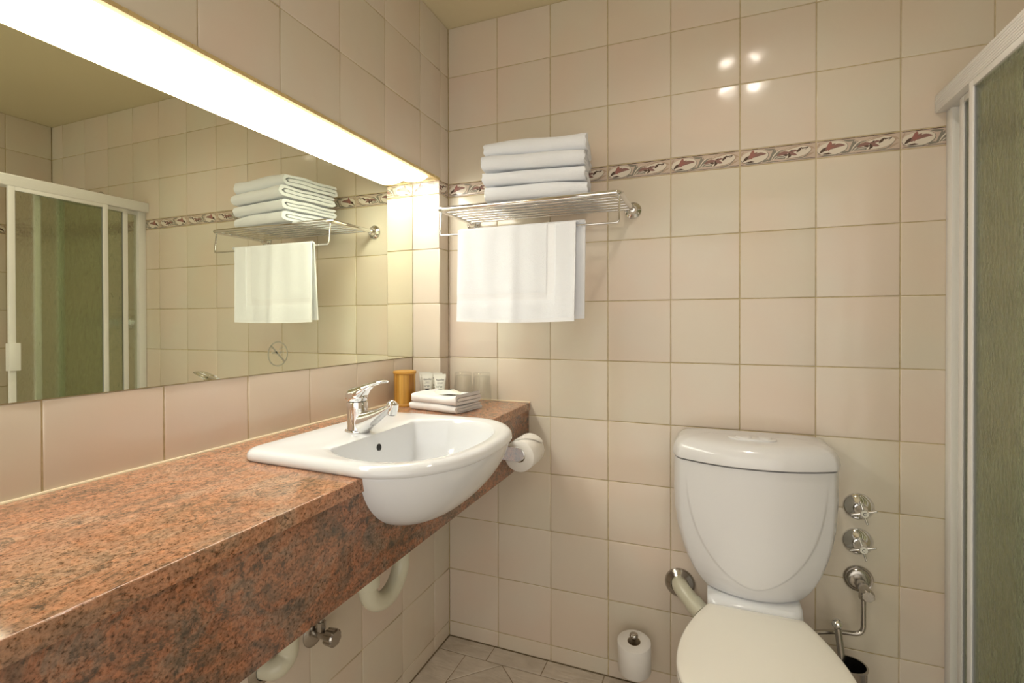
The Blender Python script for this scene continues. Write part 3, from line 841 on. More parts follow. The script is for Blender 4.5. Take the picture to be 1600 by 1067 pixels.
# ------------------------------------------------------------------ hanging towel
def hanging():
    x0, x1 = .180, .578; zt = RZk - .083 + .0035 + .003; yb = RY + .004
    bm = bmesh.new()
    prof = []   # (y, z) centre line from the front hem up over the rail and down the back
    zf, zk = 1.188, 1.196; r = .0075
    for i in range(27): prof.append((-1, zf + (zt - zf) * i / 26))
    for i in range(1, 8): prof.append((math.cos(PI - PI * i / 8) , zt + r * .8 * math.sin(PI * i / 8)))
    for i in range(27): prof.append((1, zt - (zt - zk) * i / 26))
    nx = 60
    def P(t, k, side):
        s_, z_ = prof[k]
        drop = (zt - z_) / (zt - zf); drop = max(0, drop)
        x = x0 + (x1 - x0) * t
        if s_ > 0: x = x - .006 * drop + .004 
        else: x = x - .020 * t - .004 * drop * t - .003 * drop * (1 - t)
        fold = .0055 * math.exp(-((t - .50) / .05) ** 2) * (.4 + drop) + .0025 * math.sin(t * 13 + 1) * drop + .0012 * math.sin(t * 31)
        y = yb + s_ * (r + .001 + .006 * drop * (s_ > 0)) - fold * (1 if s_ < 0 else -.5) * 1.0
        y += -.003 * drop if s_ < 0 else .004 * drop
        zz = z_ + (-.0035 * math.sin(t * PI) * drop)
        th = .0030
        # woven band presses flat
        u, v = t, z_
        inband = s_ < 0 and ((.772 < t < .838 and z_ > 1.243) or (1.243 < z_ < 1.266 and t < .838))
        if inband: th = .0010
        if s_ < 0: y += -th if side == 0 else th
        elif s_ > 0 and abs(s_) == 1: y += th if side == 0 else -th
        else: y += s_ * th * (1 if side == 0 else -1); zz += (th if side == 0 else -th)
        return (x, y, zz)
    ts = sorted(set([i / nx for i in range(nx + 1)] + [.770, .774, .836, .840]))
    K = len(prof); grid = [[[bm.verts.new(P(t, k, sd)) for k in range(K)] for t in ts] for sd in (0, 1)]
    T = len(ts)
    for sd in (0, 1):
        for i in range(T - 1):
            for k in range(K - 1):
                q = [grid[sd][i][k], grid[sd][i + 1][k], grid[sd][i + 1][k + 1], grid[sd][i][k + 1]]
                f = bm.faces.new(q if sd == 0 else q[::-1])
                tm = (ts[i] + ts[i + 1]) / 2; s_, z_ = prof[k]
                if s_ < 0 and ((.772 < tm < .838 and z_ > 1.243) or (1.243 < z_ < 1.266 and tm < .838)): f.material_index = 1
                if tm < .012 or tm > .988 : f.material_index = 1
                if k == 0 or k == K - 2: f.material_index = 1
    for i in range(T - 1):
        for k in (0, K - 1): bm.faces.new([grid[0][i][k], grid[0][i + 1][k], grid[1][i + 1][k], grid[1][i][k]])
    for k in range(K - 1):
        for i in (0, T - 1): bm.faces.new([grid[0][i][k], grid[0][i][k + 1], grid[1][i][k + 1], grid[1][i][k]])
    o = bm_obj('hanging_towel', bm, None, TERRY, angle=75); o.data.materials.append(WEAVE)
    tag(o, 'white hand towel draped over the lower rail of the rack', 'towel')
    return o
hanging()

# ------------------------------------------------------------------ cup, tubes, glasses
cup = thing('bamboo_canister', 'round lidded bamboo canister on the counter beside the pier', 'canister', (-.055, -.213, ZC + .0002))
bm = bmesh.new(); lathe(bm, [(0, .004), (.0365, .004), (.0365, .108), (0, .108)], seg=48); bm_obj('body', bm, cup, BAMBOO)
bm = bmesh.new(); lathe(bm, [(0, 0), (.037, 0), (.0390, .001), (.0390, .008), (.038, .009), (0, .009)], seg=48); bm_obj('base_ring', bm, cup, BAMBOO2)
bm = bmesh.new(); lathe(bm, [(0, .1085), (.0385, .1085), (.0392, .1095), (.0392, .1165), (.0384, .1180), (.030, .1186), (0, .1186)], seg=48); bm_obj('lid', bm, cup, BAMBOO2)

def text_part(body, size, parent, loc, rot, m, shear=0.0, sx=1.0, name='lettering'):
    cu = bpy.data.curves.new(name, 'FONT'); cu.body = body; cu.size = size; cu.align_x = 'CENTER'; cu.align_y = 'CENTER'; cu.shear = shear
    cu.extrude = .00008; cu.resolution_u = 2; cu.offset = size * .012
    o = bpy.data.objects.new(name, cu); C.objects.link(o)
    dg = bpy.context.evaluated_depsgraph_get(); me = bpy.data.meshes.new_from_object(o.evaluated_get(dg))
    bpy.data.objects.remove(o)
    me.materials.clear(); me.materials.append(m)
    q = bpy.data.objects.new(name, me); C.objects.link(q); q.parent = parent; q.location = loc; q.rotation_euler = rot; q.scale = (sx, 1, 1); return q
TUBE_SHAPE = ((.020, .0150, .0130), (.024, .0158, .0132), (.045, .0178, .0112), (.070, .0195, .0075), (.088, .0206, .0032), (.094, .0209, .0014), (.103, .0211, .0013))
def wrap_on_tube(o):
    """lay flat lettering (x, z given, y thickness) on the curved front of the tube"""
    M_ = o.matrix_basis.copy()
    for v in o.data.vertices:
        p = M_ @ v.co; hw, hd = lerp_tab(TUBE_SHAPE, p.z)
        f = max(0, 1 - (min(abs(p.x) / hw, 1)) ** 2) ** .55
        v.co = Vector((p.x, -hd * f - .00035, p.z))
    o.matrix_basis = Matrix.Identity(4)
def lotion(label, loc, rotz, num, front=True):
    t = thing('lotion_tube', label, 'tube', loc, 'toiletry tubes beside the canister', rotz)
    rg = []
    for z, hw, hd in TUBE_SHAPE:
        rg.append([(hw * math.copysign(abs(math.cos(a)) ** .85, math.cos(a)), hd * math.sin(a), z) for a in [2 * PI * i / 28 for i in range(28)]])
    bm = bmesh.new(); loft(bm, rg); bm_obj('body', bm, t, TUBEW, angle=50)
    bm = bmesh.new(); lathe(bm, [(0, 0), (.0128, 0), (.0134, .001), (.0130, .0185), (0, .0195)], seg=28); bm_obj('cap', bm, t, INK)
    up = (PI / 2, 0, 0)
    for body_, sz_t, z_t, sh_t, sx_t in (('Appelles', .0083, .0835, .25, 1), ('SHAMPOO' if num == 'N°301' else 'CONDITIONER', .0030, .0735, 0, 1), ('APOTHECARY', .0029, .0698, 0, 1), (num, .0108, .0590, 0, .80), ('30 ML', .0032, .0415, 0, 1)):
        wrap_on_tube(text_part(body_, sz_t, t, (0, 0, z_t), up, INK, sh_t, sx_t))
    bm = bmesh.new(); g_ = []
    for z_, w_ in ((.0518, .0105), (.0495, .0105), (.0478, .0070), (.0460, .0030)):
        hw, hd = lerp_tab(TUBE_SHAPE, z_)
        g_.append([bm.verts.new((w_ * (i / 6 - 1), -hd * (1 - (w_ * (i / 6 - 1) / hw) ** 2) ** .55 - .0004, z_)) for i in range(13)])
    for p_, q_ in zip(g_, g_[1:]):
        for i in range(12): bm.faces.new([p_[i], p_[i + 1], q_[i + 1], q_[i]])
    bm_obj('printed_banner', bm, t, INK, smooth=False)
    return t
lotion('cream tube marked N°301 in front, beside the bamboo canister', (-.010, -.140, ZC + .0003), .50, 'N°301')
lotion('cream tube marked N°302 in front, nearest the drinking glasses', (.042, -.142, ZC + .0003), .50, 'N°302')
lotion('cream tube standing behind the N°301 tube, half hidden by it', (-.046, -.096, ZC + .0003), .50, 'N°301')
lotion('cream tube standing behind and between the two front tubes', (.004, -.100, ZC + .0003), .50, 'N°302')

def tumbler(label, x, y):
    t = thing('drinking_glass', label, 'glass', (x, y, ZC + .0003), 'upturned drinking glasses')
    bm = bmesh.new(); seg = 48
    # upside down: mouth on the counter, thick base on top; facets in the upper half
    out = [(.0345, 0), (.0345, .03), (.0340, .058), (.0320, .064), (.0318, .090), (.0300, .101), (.0280, .1035), (0, .1035)]
    inn = [(0, .092), (.0265, .091), (.0285, .085), (.0300, .058), (.0322, .03), (.0328, 0)]
    rg = []
    for r, z in out + inn:
        if r < 1e-6: rg.append([bm.verts.new((0, 0, z))]); continue
        row = []
        for i in range(seg):
            a = 2 * PI * i / seg; rr = r
            if (r, z) in out and .06 < z < .1: rr = r * (1 - .035 * abs(math.sin(5 * a)) ** .7)
            row.append(bm.verts.new((rr * math.cos(a), rr * math.sin(a), z)))
        rg.append(row)
    bridge(bm, rg, cap=False); bridge(bm, [rg[-1], rg[0]], cap=False)
    o = bm_obj('tumbler_body', bm, t, GLASS, angle=30); return t
tumbler('clear faceted glass upside down, left one, nearest the cream tubes', .086, -.050)
tumbler('clear faceted glass upside down, right one, against the back wall tiles', .158, -.046)

# ------------------------------------------------------------------ toilet roll holder on the counter front, with roll
hx, hy, hz = XC - .005, -.285, .793
th_ = thing('toilet_roll_holder', 'chrome flat-armed toilet roll holder on the end of the granite counter front', 'holder', (hx, hy, hz))
bm = bmesh.new()
ap = [(.0, -.0205), (.066, -.0205)] + [(.066 + .0205 * math.sin(a), -.0205 * math.cos(a)) for a in [PI * i / 12 for i in range(1, 12)]] + [(.066, .0205), (.0, .0205)]
extrude_poly(bm, ap, lambda u, v, w_: Vector((u, w_, v)), -.004, .004)
es = [e for e in bm.edges if abs((e.verts[0].co - e.verts[1].co).y) < 1e-6]
bmesh.ops.bevel(bm, geom=es, offset=.0015, segments=2, profile=.5, affect='EDGES')
bm_obj('arm', bm, th_, CHROME, smooth=False)
bm = bmesh.new(); tube(bm, [(.060, .002, -.002), (.060, .128, -.002)], .0070, 16); bm_obj('spindle', bm, th_, CHROME)
def roll(name, label, loc, axis, r, wd, rc, tail=False):
    t = thing(name, label, 'toilet roll', loc)
    bm = bmesh.new(); seg = 56; a_ = Vector(axis)
    rg = [[(rr, h)] for rr, h in ()]
    lathe(bm, [(rc, 0), (r - .001, 0), (r, .001), (r, wd - .001), (r - .001, wd), (rc, wd)], (0, 0, 0), axis, seg, False)
    bm_obj('paper', bm, t, PAPER, angle=50)
    bm = bmesh.new(); lathe(bm, [(rc + .0002, .0002), (rc + .0002, wd - .0002), (rc - .0012, wd - .0002), (rc - .0012, .0002), (rc + .0002, .0002)], (0, 0, 0), axis, 32, False)
    bm_obj('cardboard_core', bm, t, CARD)
    return t
t = roll('toilet_roll', 'white toilet roll with folded end on the counter holder', (hx + .060, -.262, hz - .012), (0, 1, 0), .0475, .103, .019)
bm = bmesh.new()    # loose end folded to a point over the top of the roll
A = [[] for _ in range(2)]
for i in range(17):
    a = math.radians(150 - 118 * i / 16)     # angle in x-z plane
    ww = .101 if i < 8 else .101 * (1 - .80 * (i - 7) / 9)
    for s_ in (0, 1):
        rr = .0482 + .0006 * s_ + .0016 * (i / 16) ** 2
        A[s_].append([(rr * math.cos(a), .103 - ww if True else 0, rr * math.sin(a)), (rr * math.cos(a), .102, rr * math.sin(a))])
for i in range(16):
    for s_ in (0, 1):
        q = [bm.verts.new(Vector(p)) for p in (A[s_][i][0], A[s_][i][1], A[s_][i + 1][1], A[s_][i + 1][0])]; bm.faces.new(q)
bmesh.ops.remove_doubles(bm, verts=bm.verts, dist=1e-5)
bm_obj('folded_end', bm, t, PAPER, fix=True)

# spare roll on an upright wall holder
sx_, sy_, sz_ = .696, -.072, .092
sh = thing('spare_roll_holder', 'chrome upright spare roll holder low on the back wall', 'holder', (sx_, 0, sz_))
tl_ = math.radians(7)
bm = bmesh.new(); tube(bm, fillet([(0, -.003, -.018), (0, sy_ + .002, -.018), (0, sy_ - .014, .113)], .014, 6), .0055, 14); bm_obj('upright_spindle', bm, sh, CHROME)
bm = bmesh.new(); lathe(bm, [(0, 0), (.022, 0), (.022, .003), (.018, .007), (0, .008)], (0, -.0003, -.018), (0, -1, 0), 28); bm_obj('wall_flange', bm, sh, CHROME)
bm = bmesh.new(); lathe(bm, [(.006, .104), (.0065, .110), (.011, .112), (.0135, .116), (.0125, .121), (.008, .124), (0, .125)], (0, sy_, 0), (0, -math.sin(tl_), math.cos(tl_)), 28); bm_obj('knob', bm, sh, STEEL)
roll('spare_toilet_roll', 'full white spare toilet roll standing on the low wall holder', (sx_, sy_, sz_ + .004), (0, -math.sin(tl_), math.cos(tl_)), .0510, .094, .0200)

# ------------------------------------------------------------------ toilet
tcx = 1.0255
wc = thing('toilet', 'white close-coupled toilet with rounded cistern and closed seat lid', 'toilet', (tcx, 0, 0))
tabc = [(.424, .120, .162), (.4262, .1245, .170), (.433, .1305, .176), (.443, .139, .181), (.455, .1485, .185), (.475, .161, .190), (.505, .175, .195), (.545, .188, .200), (.585, .198, .203), (.64, .2055, .206), (.70, .2085, .208), (.792, .2075, .210)]
def cplan(hw, yc, ysf=.70, yback=-.012, n=150, e=2.7):
    """closed plan: flat back, bowed front with soft corners"""
    ys = yc * ysf; pts_ = []
    for i in range(n + 1):
        a = PI * i / n; cx_ = -math.cos(a)
        x = hw * math.copysign(abs(cx_) ** .8, cx_)
        f = abs(x / hw)
        yy = -(ys + (yc - ys) * (1 - f ** 2.1)) if f < .9999 else -ys
        corner = max(0, (f - .90) / .10)
        yy *= (1 - .22 * corner ** 2.2)
        pts_.append((x, yy))
    pts_ += [(hw, -.07), (hw * .985, yback), (0, yback), (-hw * .985, yback), (-hw, -.07)]
    return pts_
def groove(x, z):
    # U shaped crease; signed distance-ish
    zz = max(0.0, .80 - z); a_ = .176; top = .80; bot = .462
    t = (top - z) / (top - bot)
    if t > 1.15: return 0
    wu = a_ * (1 - max(0, t) ** 2.6) ** .62 if t < 1 else 0
    d = wu - abs(x)
    if t > .82:
        # near the bottom measure vertically
        xr = min(1, abs(x) / a_); tb = (1 - xr ** (1 / .62)) ** (1 / 2.6); d2 = (top - tb * (top - bot)); d2 = (z - d2)
        d = d2 if abs(d2) < abs(d) or abs(x) < .08 else d
    return d
rg = []
zs = [.424 + (.792 - .424) * (i / 130) ** 1.15 for i in range(131)]
for z in zs:
    hw, yc = lerp_tab(tabc, z)
    pl = cplan(hw, yc, .70 if z > .5 else .70 - .0 * (z))
    row = []
    for x, y in pl:
        if y < -.09:
            d = groove(x, z)
            k_ = min(1, max(0, (.76 - z) / .09)); y += (.0042 / (1 + math.exp(min(40, d / .0016))) + .0018 * math.exp(-(d / .0024) ** 2)) * k_
        row.append((x, y, z))
    rg.append(row)
bm = bmesh.new(); loft(bm, rg); bm_obj('cistern', bm, wc, CISTM, angle=50)
bm = bmesh.new()
loft(bm, [[(x, y, z) for x, y in cplan(hw, yc, .70)] for hw, yc, z in ((.2070, .214, .7965), (.2110, .218, .7985), (.2115, .2185, .806), (.2090, .216, .822), (.2040, .211, .834), (.1940, .201, .845), (.180, .188, .8515), (.155, .168, .8545), (.11, .125, .8560))])
lid = bm_obj('cistern_lid', bm, wc, CISTM, angle=50)
bm = bmesh.new()
def stad(L_, r, z, n=14): return [(L_ * sgn + r * math.cos(a), -.118 + r * .85 * math.sin(a), z) for sgn, a0 in ((1, -PI / 2), (-1, PI / 2)) for a in [a0 + PI * i / n for i in range(n + 1)]]
loft(bm, [stad(.034, .028, .853), stad(.034, .028, .8585), stad(.034, .0265, .8600), stad(.033, .024, .8604)])
bp = bm_obj('button_plate', bm, lid, CISTM, angle=40)
for x0, r in ((-.022, .0215), (.032, .0175)):
    bm = bmesh.new(); lathe(bm, [(r + .0012, .8598), (r, .8612), (r - .002, .8632), (0, .8640)], (x0, -.118, 0), (0, 0, 1), 28, False, 1, 1); bm_obj('flush_button', bm, lid, CISTM)
# pan: deck and bowl
bm = bmesh.new()
def dplan(hw0, yb_, yf, z, n=40, k=1.0):
    """hw0 half width at back, widens then rounds off to the front"""
    pts_ = [(-hw0, yb_, z), (hw0, yb_, z)]
    ymid = yb_ + (yf - yb_) * .48; hm = hw0 * 1.0
    return pts_
def seatplan(z, sc_=1.0, yb0=-.205, hb=.113, hm=.182, ym=-.46, yf=-.655, n=22, dz=0.0):
    P_ = []
    cy_ = -.44
    def add(x, y): P_.append((x * sc_, cy_ + (y - cy_) * sc_, z))
    for i in range(7): add(hb * (1 - 2 * i / 6), yb0)
    for i in range(1, n):
        t = i / n; add(-(hb + (hm - hb) * math.sin(PI / 2 * t) ** .9), yb0 + (ym - yb0) * t)
    for i in range(2 * n + 1):
        a = PI * i / (2 * n); add(-hm * math.copysign(abs(math.cos(a)) ** .9, math.cos(a)), ym + (yf - ym) * math.sin(a) ** .95)
    for i in range(1, n):
        t = 1 - i / n; add((hb + (hm - hb) * math.sin(PI / 2 * t) ** .9), yb0 + (ym - yb0) * t)
    return P_
loft(bm, [seatplan(.0, .72, -.10, .10, .14, -.42, -.58), seatplan(.03, .70, -.10, .10, .135, -.42, -.57), seatplan(.15, .72, -.10, .10, .14, -.42, -.58), seatplan(.25, .84, -.12, .10, .155, -.43, -.60),
          seatplan(.33, .95, -.18, .108, .172, -.44, -.635), seatplan(.365, .985, -.195, .110, .177, -.46, -.645), seatplan(.384, .985, -.195, .110, .177, -.46, -.645)])
bm_obj('pan', bm, wc, CERAM, angle=50)
bm = bmesh.new()
loft(bm, [[(-hw, yb_, z), (hw, yb_, z), (hw, yf + .02, z), (hw - .012, yf + .004, z), (hw - .03, yf, z), (-hw + .03, yf, z), (-hw + .012, yf + .004, z), (-hw, yf + .02, z)] for hw, yb_, yf, z in ((.108, -.02, -.18, .20), (.112, -.02, -.20, .33), (.1165, -.02, -.206, .385), (.1165, -.02, -.200, .410), (.1165, -.02, -.186, .4235))])
es = [e for e in bm.edges if abs(e.verts[0].co.z - e.verts[1].co.z) > .02]
bm_obj('rear_deck', bm, wc, CERAM, angle=60)
bm = bmesh.new(); loft(bm, [seatplan(.386, .985), seatplan(.390, 1.0), seatplan(.400, 1.0), seatplan(.404, .99)]); bm_obj('seat', bm, wc, SEATM, angle=50)
bm = bmesh.new(); loft(bm, [seatplan(.405, .99), seatplan(.407, 1.003), seatplan(.413, 1.005), seatplan(.4175, .998), seatplan(.4195, .98), seatplan(.4215, .90), seatplan(.4235, .7), seatplan(.4245, .4), seatplan(.425, .1)]); bm_obj('seat_lid', bm, wc, SEATM, angle=50)
for sgn in (-1, 1):
    bm = bmesh.new(); tube(bm, [(sgn * .062, -.200, .402), (sgn * .088, -.200, .402)], .008, 14); bm_obj('hinge', bm, wc, SEATM)

# cream elbow from the wall to the pan
eb = thing('cistern_waste_elbow', 'cream plastic elbow pipe with steel wall cover left of the toilet', 'pipe', (.828, 0, .358))
bm = bmesh.new(); tube(bm, fillet([(0, -.002, 0), (.002, -.052, .014), (.030, -.082, -.002), (.062, -.108, -.022)], .03, 7), .0240, 22); bm_obj('bend', bm, eb, PVC)
bm = bmesh.new(); tube(bm, [(.040, -.090, -.008), (.064, -.109, -.0235)], .0275, 22); bm_obj('socket', bm, eb, PVC)
bm = bmesh.new(); lathe(bm, [(.0255, .016), (.029, .018), (.033, .014), (.040, .010), (.0455, .004), (.046, 0), (.0255, 0)], (0, -.0003, 0), (0, -1, 0), 36, False); bm_obj('wall_cover', bm, eb, STEEL)

# ------------------------------------------------------------------ wall taps
def cross_tap(label, x, z, rot, group='round wall taps beside the cistern'):
    t = thing('wall_tap', label, 'tap', (x, 0, z), group)
    bm = bmesh.new(); lathe(bm, [(0, 0), (.0385, 0), (.0385, .002), (.036, .007), (.026, .014), (.0175, .019), (.0165, .024), (0, .024)], (0, -.0003, 0), (0, -1, 0), 36); bm_obj('flange', bm, t, CHROME)
    bm = bmesh.new(); lathe(bm, [(.0135, .020), (.0135, .040), (.010, .046), (.010, .058), (.0095, .062), (0, .062)], (0, 0, 0), (0, -1, 0), 24); hb_ = bm_obj('hub', bm, t, CHROME)
    for k in range(4):
        a = rot + k * PI / 2; bm = bmesh.new()
        tube(bm, [(.006 * math.cos(a), -.054, .006 * math.sin(a)), (.018 * math.cos(a), -.054, .018 * math.sin(a)), (.028 * math.cos(a), -.054, .028 * math.sin(a))], [.0045, .0036, .0030], 12)
        bmesh.ops.create_uvsphere(bm, u_segments=10, v_segments=8, radius=.0037, matrix=Matrix.Translation((.029 * math.cos(a), -.054, .029 * math.sin(a))))
        bm_obj('cross_arm', bm, t, CHROME)
    bm = bmesh.new(); lathe(bm, [(.0088, .062), (.0088, .0645), (0, .065)], (0, 0, 0), (0, -1, 0), 24); bm_obj('index_cap', bm, hb_, TUBEW)
    bm = bmesh.new()
    for i in range(14):
        a, b = math.radians(40 + 280 * i / 14), math.radians(40 + 280 * (i + 1) / 14)
        extrude_poly(bm, [(.0030 * math.cos(a), .0030 * math.sin(a)), (.0042 * math.cos(a), .0042 * math.sin(a)), (.0042 * math.cos(b), .0042 * math.sin(b)), (.0030 * math.cos(b), .0030 * math.sin(b))], lambda u, v, w_: Vector((u, w_, v)), -.0656, -.0648)
    bm_obj('letter_mark', bm, hb_, INK, smooth=False)
    return t
cross_tap('upper chrome cross-handled wall tap right of the toilet cistern', 1.3045, .664, .28)
cross_tap('lower chrome cross-handled wall tap right of the cistern, above the stop valve', 1.3025, .5655, .26)
cross_tap('chrome cross-handled shower tap inside the enclosure, nearer the sliding screen', 1.630, 1.192, .3, 'shower taps')
cross_tap('chrome cross-handled shower tap inside the enclosure, farther from the screen', 1.790, 1.192, .5, 'shower taps')

sv = thing('cistern_stop_valve', 'chrome stop valve with bent supply pipe under the two wall taps', 'valve', (1.304, 0, .461))
bm = bmesh.new(); lathe(bm, [(.0, 0), (.036, 0), (.0365, .003), (.034, .007), (.0305, .006), (.029, .010), (.024, .013), (.017, .014), (0, .014)], (0, -.0003, 0), (0, -1, 0), 36); bm_obj('wall_cover', bm, sv, STEEL)
bm = bmesh.new(); tube(bm, [(0, -.01, 0), (0, -.030, 0), (.001, -.045, -.002)], [.0115, .0125, .012], 18)
lathe(bm, [(.012, .0), (.0135, .004), (.0130, .030), (.009, .032), (0, .032)], (.001, -.040, -.002), (.0, -1, -.10), 10); bm_obj('valve_body', bm, sv, STEEL)
bm = bmesh.new(); pr_ = [(.0, 0), (.0155, 0), (.0168, .003), (.0160, .020), (.013, .022), (0, .022)]
rk_ = []
for y_, r_k in ((-.070, .012), (-.072, .0158), (-.088, .0165), (-.0915, .014), (-.092, .0001)):
    rk_.append([(.002 + r_k * (1 - .09 * (math.cos(8 * a) > 0)) * math.cos(a), y_, -.005 + (y_ + .07) * .1 + r_k * (1 - .09 * (math.cos(8 * a) > 0)) * math.sin(a)) for a in [2 * PI * i / 64 for i in range(64)]])
loft(bm, rk_); bm_obj('valve_knob', bm, sv, STEEL, angle=25)
bm = bmesh.new(); lathe(bm, [(0, 0), (.010, 0), (.0115, .004), (.0115, .016), (.009, .020), (0, .020)], (.002, -.046, -.036), (0, 0, 1), 8); bm_obj('coupling_nut', bm, sv, STEEL, angle=25)
bm = bmesh.new(); tube(bm, fillet([(.002, -.046, -.030), (.002, -.046, -.134), (-.050, -.050, -.134), (-.100, -.060, -.140), (-.156, -.075, -.148)], .034, 8), .0062, 14); bm_obj('supply_pipe', bm, sv, STEEL)

# ------------------------------------------------------------------ toilet brush
br = thing('toilet_brush', 'steel toilet brush standing in its holder right of the toilet', 'toilet brush', (1.265, -.092, 0))
bm = bmesh.new(); lathe(bm, [(0, .004), (.036, .004), (.0375, .02), (.0385, .258), (.041, .262), (.041, .266), (.0365, .266), (.036, .06), (0, .055)], (0, 0, 0), (0, 0, 1), 32); bm_obj('holder', bm, br, STEEL)
bm = bmesh.new(); lathe(bm, [(0, .0), (.046, 0), (.046, .006), (0, .006)], (0, 0, 0), (0, 0, 1), 32); bm_obj('foot', bm, br, STEEL)
bm = bmesh.new(); tube(bm, [(.004, 0, .07), (-.016, 0, .25), (-.029, 0, .362)], .0088, 16); bm_obj('handle_rod', bm, br, STEEL)
bm = bmesh.new(); bmesh.ops.create_uvsphere(bm, u_segments=20, v_segments=14, radius=.0135, matrix=Matrix.Translation((-.030, .0, .368))); bm_obj('ball_knob', bm, br, CHROME)
bm = bmesh.new(); lathe(bm, [(0, .06), (.022, .062), (.024, .075), (.024, .13), (.018, .14), (0, .142)], (.002, 0, 0), (0, 0, 1), 20); bm_obj('bristle_head', bm, br, PAPER)

# ------------------------------------------------------------------ pipes under the counter
tr = thing('basin_trap', 'cream plastic U-bend trap hanging below the basin', 'pipe', (.17, -.642, .530))
bm = bmesh.new()
P = [(.0, -.070, .20), (.0, -.070, .045)] + [(0, -.070 * math.cos(a), .045 - .070 * math.sin(a)) for a in [PI * i / 14 for i in range(1, 14)]] + [(0, .070, .045), (0, .070, .13)]
P += [(-.01, .064, .165), (-.045, .02, .178), (-.09, -.05, .178)]
tube(bm, P, .0220, 22); bm_obj('bend', bm, tr, PVC)
bm = bmesh.new(); lathe(bm, [(.0205, 0), (.0285, 0), (.0295, .003), (.0295, .026), (.0275, .030), (.0205, .030)], (0, -.070, .038), (0, 0, 1), 24, False); bm_obj('coupling_nut', bm, tr, PVC)
ang = thing('under_counter_stop_valve', 'chrome stop valve on the left wall below the granite counter', 'valve', (0, -.703, .418))
bm = bmesh.new(); lathe(bm, [(0, 0), (.034, 0), (.034, .003), (.030, .007), (.014, .010), (0, .010)], (.0003, 0, 0), (1, 0, 0), 32); bm_obj('wall_cover', bm, ang, STEEL)
bm = bmesh.new(); tube(bm, [(.006, 0, 0), (.046, 0, 0)], .0105, 18); tube(bm, [(.026, 0, 0), (.026, -.002, .03), (.026, -.002, .26)], .007, 12); lathe(bm, [(.0, 0), (.0115, 0), (.0115, .02), (0, .02)], (.026, -.001, .012), (0, 0, 1), 8); bm_obj('valve_body', bm, ang, STEEL)
bm = bmesh.new()
rgk = []
for x, r in ((.044, .014), (.046, .0195), (.068, .0210), (.072, .018), (.0725, 0.0001)):
    rgk.append([(x, r * (1 - .10 * (math.cos(8 * a) > 0)) * math.cos(a), r * (1 - .10 * (math.cos(8 * a) > 0)) * math.sin(a)) for a in [2 * PI * i / 64 for i in range(64)]])
loft(bm, rgk); bm_obj('valve_knob', bm, ang, STEEL, angle=25)
wp = thing('waste_outlet_pipe', 'cream plastic waste bend with wall cover low under the counter', 'pipe', (0, -.855, .428))
bm = bmesh.new(); tube(bm, fillet([(.001, 0, 0), (.036, .006, 0), (.040, .034, .015), (.040, .036, .20)], .03, 8), .0225, 22); bm_obj('bend', bm, wp, PVC)
bm = bmesh.new(); lathe(bm, [(.024, .008), (.030, .007), (.038, .002), (.038, 0), (.024, 0)], (.0003, 0, 0), (1, 0, 0), 32, False); bm_obj('wall_cover', bm, wp, STEEL)

# ------------------------------------------------------------------ shower screen
SX = 1.475
ss = thing('shower_screen', 'white framed sliding shower screen with three textured glass doors', 'shower screen', (SX, -.55, 0))
YE = -1.08 + .55
bm = bmesh.new(); box(bm, 0, .062, YE, .549, 1.742, 1.788, .0012)
for i in range(6): box(bm, -.0009, .001, YE, .549, 1.7475 + i * .0063, 1.7500 + i * .0063)
bm_obj('head_rail', bm, ss, WALU, angle=30)
bm = bmesh.new(); box(bm, .024, .062, .515, .549, .12, 1.742, .001); box(bm, .0385, .0395, .513, .515, .12, 1.742); bm_obj('wall_jamb', bm, ss, WALU, angle=30)
bm = bmesh.new(); box(bm, .0, .062, YE - .045, YE, .12, 1.788, .002); bm_obj('end_post', bm, ss, WALU)
bm = bmesh.new(); box(bm, .0, .062, YE, .549, .085, .125, .002); bm_obj('bottom_rail', bm, ss, WALU)
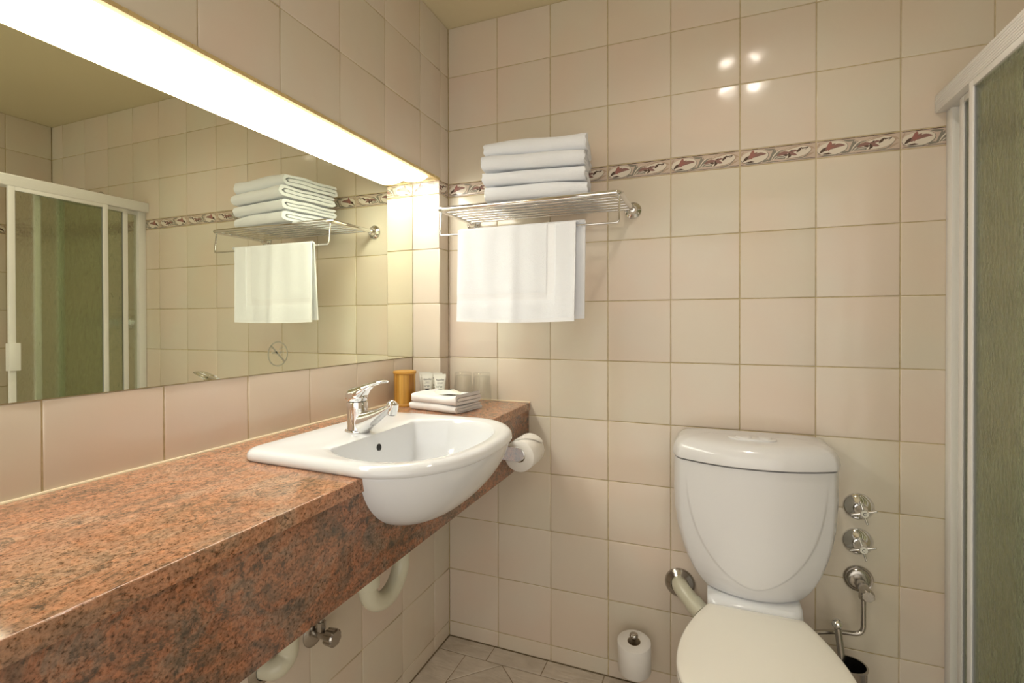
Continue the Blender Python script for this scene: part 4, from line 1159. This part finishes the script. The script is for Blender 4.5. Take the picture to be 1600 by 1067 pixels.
def panel(y0, y1, x, hnd=False):
    y0 += .55; y1 += .55; ft = .012; z0, z1 = .126, 1.7415
    p = bpy.data.objects.new('sliding_door', None); C.objects.link(p); p.parent = ss
    bm = bmesh.new(); t2 = .007
    for (a, b, c, d, w_) in ((y0, y0 + .021, z0, z1, 0), (y1 - .021, y1, z0, z1, 0), (y0 + .021, y1 - .021, z1 - .016, z1, 0), (y0 + .021, y1 - .021, z0, z0 + .03, 0)):
        box(bm, x - t2, x + t2, a, b, c, d, .001)
    bm_obj('door_frame', bm, p, WALU, angle=30)
    bm = bmesh.new(); box(bm, x - .0022, x + .0022, y0 + .019, y1 - .019, z0 + .025, z1 - .014); bm_obj('textured_glass', bm, p, SGLASS, smooth=False)
    bm = bmesh.new()
    for a in (y0 + .021, y1 - .0225): box(bm, x - .0045, x + .0045, a, a + .0015, z0 + .031, z1 - .017)
    bm_obj('rubber_seal', bm, p, SEALG, smooth=False)
    if hnd:
        bm = bmesh.new(); box(bm, x - .022, x - .007, y0 - .006, y0 + .030, .993, 1.105, .002); box(bm, x - .007, x + .008, y0 - .006, y0 - .001, .993, 1.105, .001)
        h_ = bm_obj('door_handle', bm, p, WALU)
        h_['label'] = 'white square-edged pull grip'
panel(-.545, -.185, .0075, True)
panel(-.452, -.088, .0265)
panel(-.362, -.002, .0450)
bm = bmesh.new(); box(bm, SX - .01, W - .001, -1.13, -.008, .0, .085, .004); tray = bm_obj('shower_tray', bm, None, CERAM)
tag(tray, 'white shower tray raised behind the sliding screen', 'shower tray')
# shower rose on the right wall end
sr = thing('wall_shower', 'chrome shower rose on an arm inside the shower enclosure', 'shower', (1.86, 0, 1.86))
bm = bmesh.new(); tube(bm, fillet([(0, -.003, 0), (0, -.10, .02), (0, -.17, -.03)], .05, 6), .009, 14); bm_obj('arm', bm, sr, CHROME)
bm = bmesh.new(); lathe(bm, [(0, 0), (.010, 0), (.014, .02), (.034, .045), (.036, .052), (0, .053)], (0, -.165, -.025), (0, -.75, -.6), 28); bm_obj('rose', bm, sr, CHROME)
bm = bmesh.new(); lathe(bm, [(0, 0), (.026, 0), (.025, .004), (.012, .008), (0, .008)], (0, -.0003, 0), (0, -1, 0), 28); bm_obj('wall_flange', bm, sr, CHROME)
